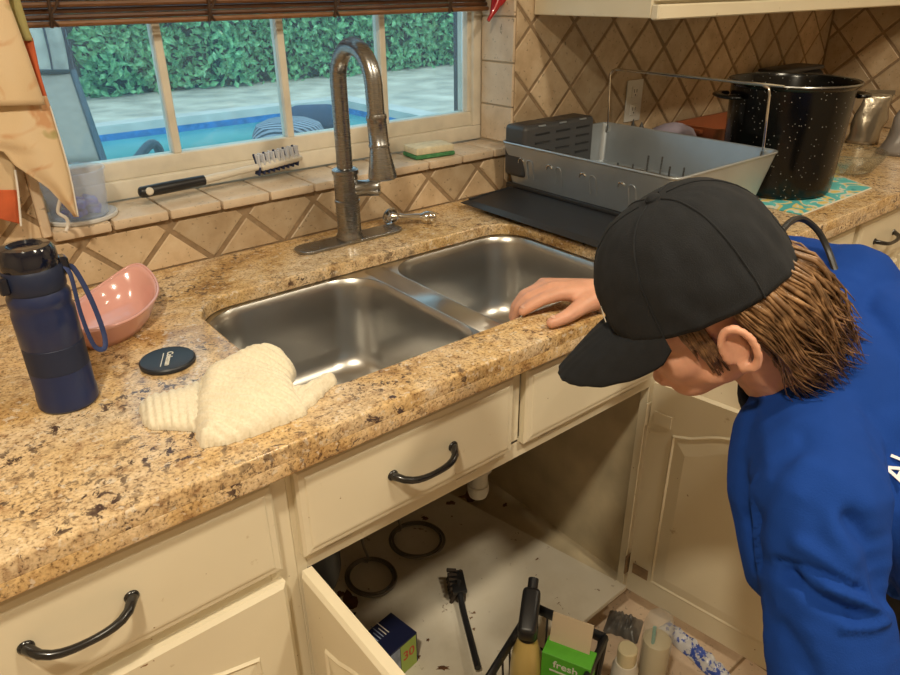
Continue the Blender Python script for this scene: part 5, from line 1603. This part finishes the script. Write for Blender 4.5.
# right hand on the counter edge
KN = [Vector((.846, -.668, .951)), Vector((.848, -.646, .954)), Vector((.856, -.625, .951)), Vector((.868, -.606, .944))]
for k in KN: add_chain(bm, [WR, k], [.023, .0130])
add_chain(bm, [WR.lerp(KN[0], .5), WR.lerp(KN[3], .5)], [.016, .014])
add_chain(bm, [KN[0], Vector((.818, -.654, .944)), Vector((.800, -.645, .934)), Vector((.787, -.638, .925))], [.0130, .0116, .0108, .0092])
add_chain(bm, [KN[1], Vector((.812, -.626, .940)), Vector((.797, -.617, .921)), Vector((.792, -.614, .900))], [.0130, .0114, .0104, .0090])
add_chain(bm, [KN[2], Vector((.824, -.604, .935)), Vector((.810, -.597, .914)), Vector((.806, -.595, .893))], [.0122, .0106, .0096, .0084])
add_chain(bm, [KN[3], Vector((.843, -.588, .928)), Vector((.831, -.584, .910)), Vector((.828, -.583, .893))], [.0100, .0084, .0076, .0068])
add_chain(bm, [WR + Vector((-.012, -.008, -.004)), Vector((.862, -.708, .939)), Vector((.820, -.710, .931)), Vector((.790, -.704, .9265))], [.021, .0165, .0126, .0102])
# left hand, relaxed
hd_ = (HAND_L - ELB_L).normalized(); hs_ = hd_.cross(Vector((0, 0, 1))).normalized()
PALM = HAND_L + hd_ * .075
for k in range(4):
    kn = PALM + hs_ * (.028 - .018 * k)
    add_chain(bm, [HAND_L, kn], [.019, .0115])
    L_ = [.075, .082, .076, .06][k]
    add_chain(bm, [kn, kn + hd_ * L_ * .5 + Vector((-.006, 0, 0)), kn + hd_ * L_ * .8 + Vector((-.018, .006, 0)), kn + hd_ * L_ + Vector((-.03, .012, 0))], [.0105, .0092, .0085, .0075])
add_chain(bm, [HAND_L + hs_ * .012, HAND_L + hs_ * .045 + hd_ * .035, HAND_L + hs_ * .052 + hd_ * .072], [.018, .0125, .0092])
# legs
for h_, k_, a_n in ((HIPL, KNL, ANL), (HIPR, KNR, ANR)):
    add_chain(bm, [h_, k_, a_n], [.080, .052, .034])
    add_chain(bm, [a_n + Vector((.03, 0, -.045)), a_n + Vector((-.15, .0, -.055))], [.028, .022])
blob('body', bm, .0042, 3, M['skin'], pe)
# thumb and index nails
M['nail'] = mat('nail', (.66, .40, .30), .3)
for pn, dn, up_ in ((Vector((.793, -.7045, .9365)), Vector((-1, .2, -.12)), (0, -.15, 1)), (Vector((.7875, -.6405, .9350)), Vector((-.8, .4, -.55)), (-.5, -.1, .9))):
    obox('nail', frame(pn, dn, up_), (.0085, .0085, .0014), M['nail'], pe, .0006, 1)
# eyes
M['eye'] = mat('eye_white', (.8, .78, .74), .2); M['iris'] = mat('iris', (.10, .07, .04), .2)
for s in (-1, 1):
    e_ = lathe('eye', [(0, -.011), (.0075, -.008), (.011, 0), (.0075, .008), (0, .011)], (0, 0, 0), M['eye'], pe, 16, frame(hw(.0795, s * .030, -.010), Hup, Hf))
    lathe('iris', [(0, .0015), (.004, .0012), (.005, 0), (.005, -.002)], (0, 0, 0), M['iris'], e_, 14, frame(hw(.090, s * .030, -.010), Hup, Hf))

# shirt
bm = [[], []]
torso(bm, .014)
add_chain(bm, [NB.lerp(LS, .25), LS], [.075, .075]); add_chain(bm, [NB.lerp(RS, .35), RS], [.070, .068])
SLV = LS.lerp(ELB_L, .95)
add_chain(bm, [LS, LS.lerp(ELB_L, .5), SLV], [.072, .067, .066])
add_chain(bm, [RS, RS.lerp(ELB_R, .55)], [.064, .058])
# drape of the loose front and sleeve folds
add_chain(bm, [at(772, 430, .87), at(766, 495, .85), at(795, 560, .83)], [.045, .048, .06])
CREASES = [([(776, 560), (808, 567), (835, 577), (862, 592), (888, 609)], -.0045, 3.2), ([(786, 572), (812, 594), (834, 606), (856, 614)], -.007, 6.5), ([(826, 586), (850, 597), (884, 609)], .007, 7), ([(850, 520), (872, 545), (888, 600)], -.007, 12), ([(835, 525), (850, 560)], .004, 12), ([(800, 545), (825, 560), (848, 580)], .004, 8),
           ([(845, 628), (872, 628), (886, 622)], .004, 5), ([(780, 625), (800, 650), (815, 680)], -.004, 9), ([(745, 520), (760, 560), (790, 575)], -.004, 9), ([(800, 440), (770, 470), (755, 520)], -.004, 12), ([(862, 300), (880, 340), (890, 400)], -.003, 14)]
def seg_d(u, v, P):
    d = 1e9
    for (ax_, ay_), (bx_, by_) in zip(P, P[1:]):
        ex, ey = bx_ - ax_, by_ - ay_
        q = max(0, min(1, ((u - ax_) * ex + (v - ay_) * ey) / (ex * ex + ey * ey)))
        d = min(d, math.hypot(u - ax_ - ex * q, v - ay_ - ey * q))
    return d
def shirt_post(me):
    nrm = [v.normal.copy() for v in me.vertices]; new = []
    for i, v in enumerate(me.vertices):
        c = v.co
        n = mnoise.noise(Vector((c.x * 11, c.y * 11 + c.z * 6, c.z * 4))) * .005 + mnoise.noise(Vector((c.x * 26 + 5, c.y * 10, c.z * 26))) * .0024
        if nrm[i].dot(FWD) < .1:
            d = c - CAM; dz = d.dot(FWD)
            if .3 < dz < .95:
                u, w_ = 450 + F_PX * d.dot(RIGHT) / dz, 337.5 + F_PX * d.dot(DOWN) / dz
                if 720 < u < 930:
                    for P, a_, wd_ in CREASES:
                        q = seg_d(u, w_, P)
                        if q < 3 * wd_: n += 1.6 * a_ * math.exp(-(q / wd_) ** 2)
        new.append(c + nrm[i] * n)
    for v, c in zip(me.vertices, new): v.co = c
add_chain(bm, [at(880, 500, .85), at(930, 530, .86), at(1010, 530, .92)], [.085, .098, .10])
shirt = blob('t_shirt', bm, .0048, 7, M['shirt'], pe, shirt_post)
from mathutils.bvhtree import BVHTree
SOFF = WLOC[shirt.name]
bvh = BVHTree.FromPolygons([v.co + SOFF for v in shirt.data.vertices], [tuple(p.vertices) for p in shirt.data.polygons])
def hit(u, v):
    d = (RIGHT * ((u - 450) / F_PX) + DOWN * ((v - 337.5) / F_PX) + FWD).normalized()
    return bvh.ray_cast(CAM, d)
h_ = hit(900, 470)
if h_[0] is not None:
    upd = (RIGHT * -.78 - DOWN * .62); rtd = (RIGHT * .62 - DOWN * -.78 * -1)
    N_ = h_[1] if h_[1].dot(FWD) < 0 else -h_[1]
    up3 = (upd - N_ * upd.dot(N_)).normalized(); rt3 = up3.cross(N_)
    Mx = Matrix.Identity(4)
    for i in range(3): Mx[i][0] = rt3[i]; Mx[i][1] = up3[i]; Mx[i][2] = N_[i]; Mx[i][3] = (h_[0] + N_ * .003 + (rt3 * .004))[i]
    tx = text('shirt_print', 'Ab', .036, Mx, mat('white_shirt_print', (.78, .78, .78), .7), pe, .0008, .0002)
# collar: black undershirt edge
ncdir = (NB - hw(-.035, 0, -.10)).normalized()
colc = NB - ncdir * .026
cx_, cy_ = ncdir.orthogonal().normalized(), None
cy_ = ncdir.cross(cx_)
ring = [colc + cx_ * (.067 * math.cos(2 * PI * k / 36)) + cy_ * (.067 * math.sin(2 * PI * k / 36)) for k in range(36)]
bm = bmesh.new(); bm_tube(bm, ring, [(.008, .018)] * 36, 10, True, flat=cx_); bobj('undershirt_collar', bm, M['capcloth'], pe, True)
# trousers and shoes
bm = [[], []]
add_ell(bm, Matrix.Translation(HIP + Vector((.02, 0, -.03))), (.135, .17, .12), 3)
for a_, k_, n_ in ((HIPL, KNL, ANL), (HIPR, KNR, ANR)):
    add_chain(bm, [a_, k_, n_ + Vector((0, 0, .02))], [.098, .072, .062])
blob('trousers', bm, .010, 4, M['trouser'], pe)
for n_ in (ANL, ANR):
    bm = [[], []]
    for k in range(9):
        t = k / 8
        add_ell(bm, Matrix.Translation((n_.x + .05 - .23 * t, n_.y, .050 - .008 * t)), (.055, .047 - .006 * abs(t - .6), .048 - .012 * t), 2)
    def flat_sole(me):
        for v in me.vertices: v.co.z = max(v.co.z, .004)
    blob('shoe', bm, .006, 3, M['shoe'], pe, flat_sole)

# cap
cap = bmesh.new()
NS, NT = 120, 30
def cap_pt(th, ph, off=0.0):
    rx, ry, rz = .111 + off, .091 + off, .127 + off
    c, s = math.cos(ph), math.sin(ph)
    e = c ** .62 if c > 0 else 0
    fr_ = 1 + .03 * math.cos(th)
    zz = rz * s * (1 + .05 * math.cos(th) * (1 - s))
    w_ = .0036 * mnoise.noise(Vector((math.cos(th) * 4.5, math.sin(th) * 4.5, ph * 3))) + .0014 * mnoise.noise(Vector((math.cos(th) * 11, math.sin(th) * 11, ph * 8)))
    seam = -.0011 * math.exp(-((((th + PI / 6) % (PI / 3)) - PI / 6) / .05) ** 2)
    r_ = 1 + (w_ + seam) / .1
    low = .0
    if math.cos(th) < -.55: low = 0
    return Vector((rx * e * math.cos(th) * fr_ * r_ - .004, ry * e * math.sin(th) * r_, .012 + zz - .012 * math.cos(th) * (1 - s) * -1 * .4))
R = [[cap.verts.new(hw(*cap_pt(2 * PI * k / NS, (PI / 2) * (i / NT) * .985, 0))) for k in range(NS)] for i in range(NT + 1)]
for a, b in zip(R, R[1:]):
    for k in range(NS): cap.faces.new((a[k], a[(k + 1) % NS], b[(k + 1) % NS], b[k]))
cap.faces.new(R[-1])
I = [[cap.verts.new(hw(*cap_pt(2 * PI * k / NS, (PI / 2) * (i / 5) * .985, -.0025))) for k in range(NS)] for i in range(0, 6)]
for a, b in zip(I, I[1:]):
    for k in range(NS): cap.faces.new((b[k], b[(k + 1) % NS], a[(k + 1) % NS], a[k]))
for k in range(NS): cap.faces.new((I[0][k], I[0][(k + 1) % NS], R[0][(k + 1) % NS], R[0][k]))
cap_o = bobj('cap', cap, M['capcloth'], pe, True)
cap_o['label'] = 'black baseball cap'
tp = hw(*cap_pt(0, PI / 2 * .985))
lathe('cap_button', [(0, .006), (.005, .005), (.0085, .002), (.009, -.003), (0, -.003)], (0, 0, 0), M['capcloth'], cap_o, 18, frame(hw(-.004, 0, .1395), Hf, Hup))
for k in range(6):
    th = k * PI / 3
    tube('seam', [hw(*cap_pt(th, (PI / 2) * (i / 14) * .97, .0006)) for i in range(15)], .0011, M['capcloth'], cap_o, 5)
# bill: curved plate
rows = []
for i in range(13):
    t = i / 12; row = []
    for j in range(81):
        th = math.radians(-60 + 120 * j / 80)
        base = cap_pt(th, .03, -.001)
        k = max(0.0, math.cos(th / math.radians(60) * PI / 2))
        reach = .092 * k ** .6
        side = abs(base.y) / .08
        q = base + Vector((reach * t, base.y * .06 * t, -(.010 + .026 * side ** 2) * t * k ** .3 - .016 * t * t))
        row.append(hw(*q))
    rows.append(row)
sheet('bill', rows, M['capcloth'], cap_o, .003, Hup)
obox('logo_patch', frame(hw(*(cap_pt(.12, .22, .0015))), Hl, (hw(*cap_pt(.12, .22, .01)) - hw(*cap_pt(.12, .22, 0)))), (.006, .022, .0012), M['print_white'], cap_o)
tube('strap', catmull([at(778, 236, .92), at(790, 222, .94), at(803, 219, .96), at(818, 231, .97), at(828, 250, .97), at(836, 272, .96)], 6), .0045, M['black_plastic'], pe, 8)

# hair: many strands joined in one part
def hairmat():
    mt, nt, p = newmat('brown_hair')
    v = coords(nt)
    c = ramp(nt, noise_n(nt, v, 55, 3, .6), [(.3, (.060, .030, .013)), (.5, (.15, .078, .034)), (.72, (.36, .205, .10))])
    nt.links.new(c, p.inputs['Base Color']); p.inputs['Roughness'].default_value = .38
    return mt
M['hair'] = hairmat()
bm = bmesh.new()
# soft under-shell so no scalp shows
rh = random.Random(11)
def strand(th, z0, length, out, droop, r, curl):
    b = cap_pt(th, .02, -.004); b.z = z0
    pts = []
    for k in range(9):
        t = k / 8
        rad = .89 + .09 * min(1, t * 2.6) + out * math.sin(PI * min(1, t * 1.1)) * min(1, t * 3) - .14 * t ** 1.6
        q = Vector((b.x * rad - .018 * t, b.y * rad, b.z - length * t))
        q += Vector((curl * math.sin(t * 8 + th * 11), curl * math.cos(t * 7 + th * 13), 0)) * t
        q += Vector((-.03 * droop * t * t, 0, 0))
        pts.append(hw(*q))
    return pts
for k in range(1000):
    a = rh.uniform(100, 260)
    th = math.radians(a)
    L_ = rh.uniform(.095, .165) * (1.0 if a < 240 else .72)
    P_ = strand(th, rh.uniform(.022, .040), L_ + .018, rh.uniform(-.06, .16), rh.uniform(0, 1.0), 0, rh.uniform(.002, .013))
    r0 = rh.uniform(.0016, .0034)
    bm_tube(bm, P_, [(r0 * (1 - (q / 8) ** 3 * .85), r0 * .55 * (1 - (q / 8) ** 3 * .85)) for q in range(9)], 5)
# sideburn wisps in front of each ear
for s in (-1, 1):
    for k in range(46):
        a0 = rh.uniform(.012, .040)
        p = [hw(a0 - .004 * t + rh.uniform(-.001, .001), s * (.073 - .010 * t * t + rh.uniform(-.001, .002)), .012 - .075 * t * rh.uniform(.8, 1.1) * (1 if a0 < .03 else .6)) for t in (0, .33, .66, 1)]
        bm_tube(bm, p, [.0014, .0016, .0012, .0004], 5)
me = bpy.data.meshes.new('hair'); bmesh.ops.recalc_face_normals(bm, faces=bm.faces[:]); bm.to_mesh(me); bm.free()
hr = link('hair', me, M['hair'], pe, True); hr['kind'] = 'stuff'; hr['label'] = 'shoulder-length wavy brown hair'
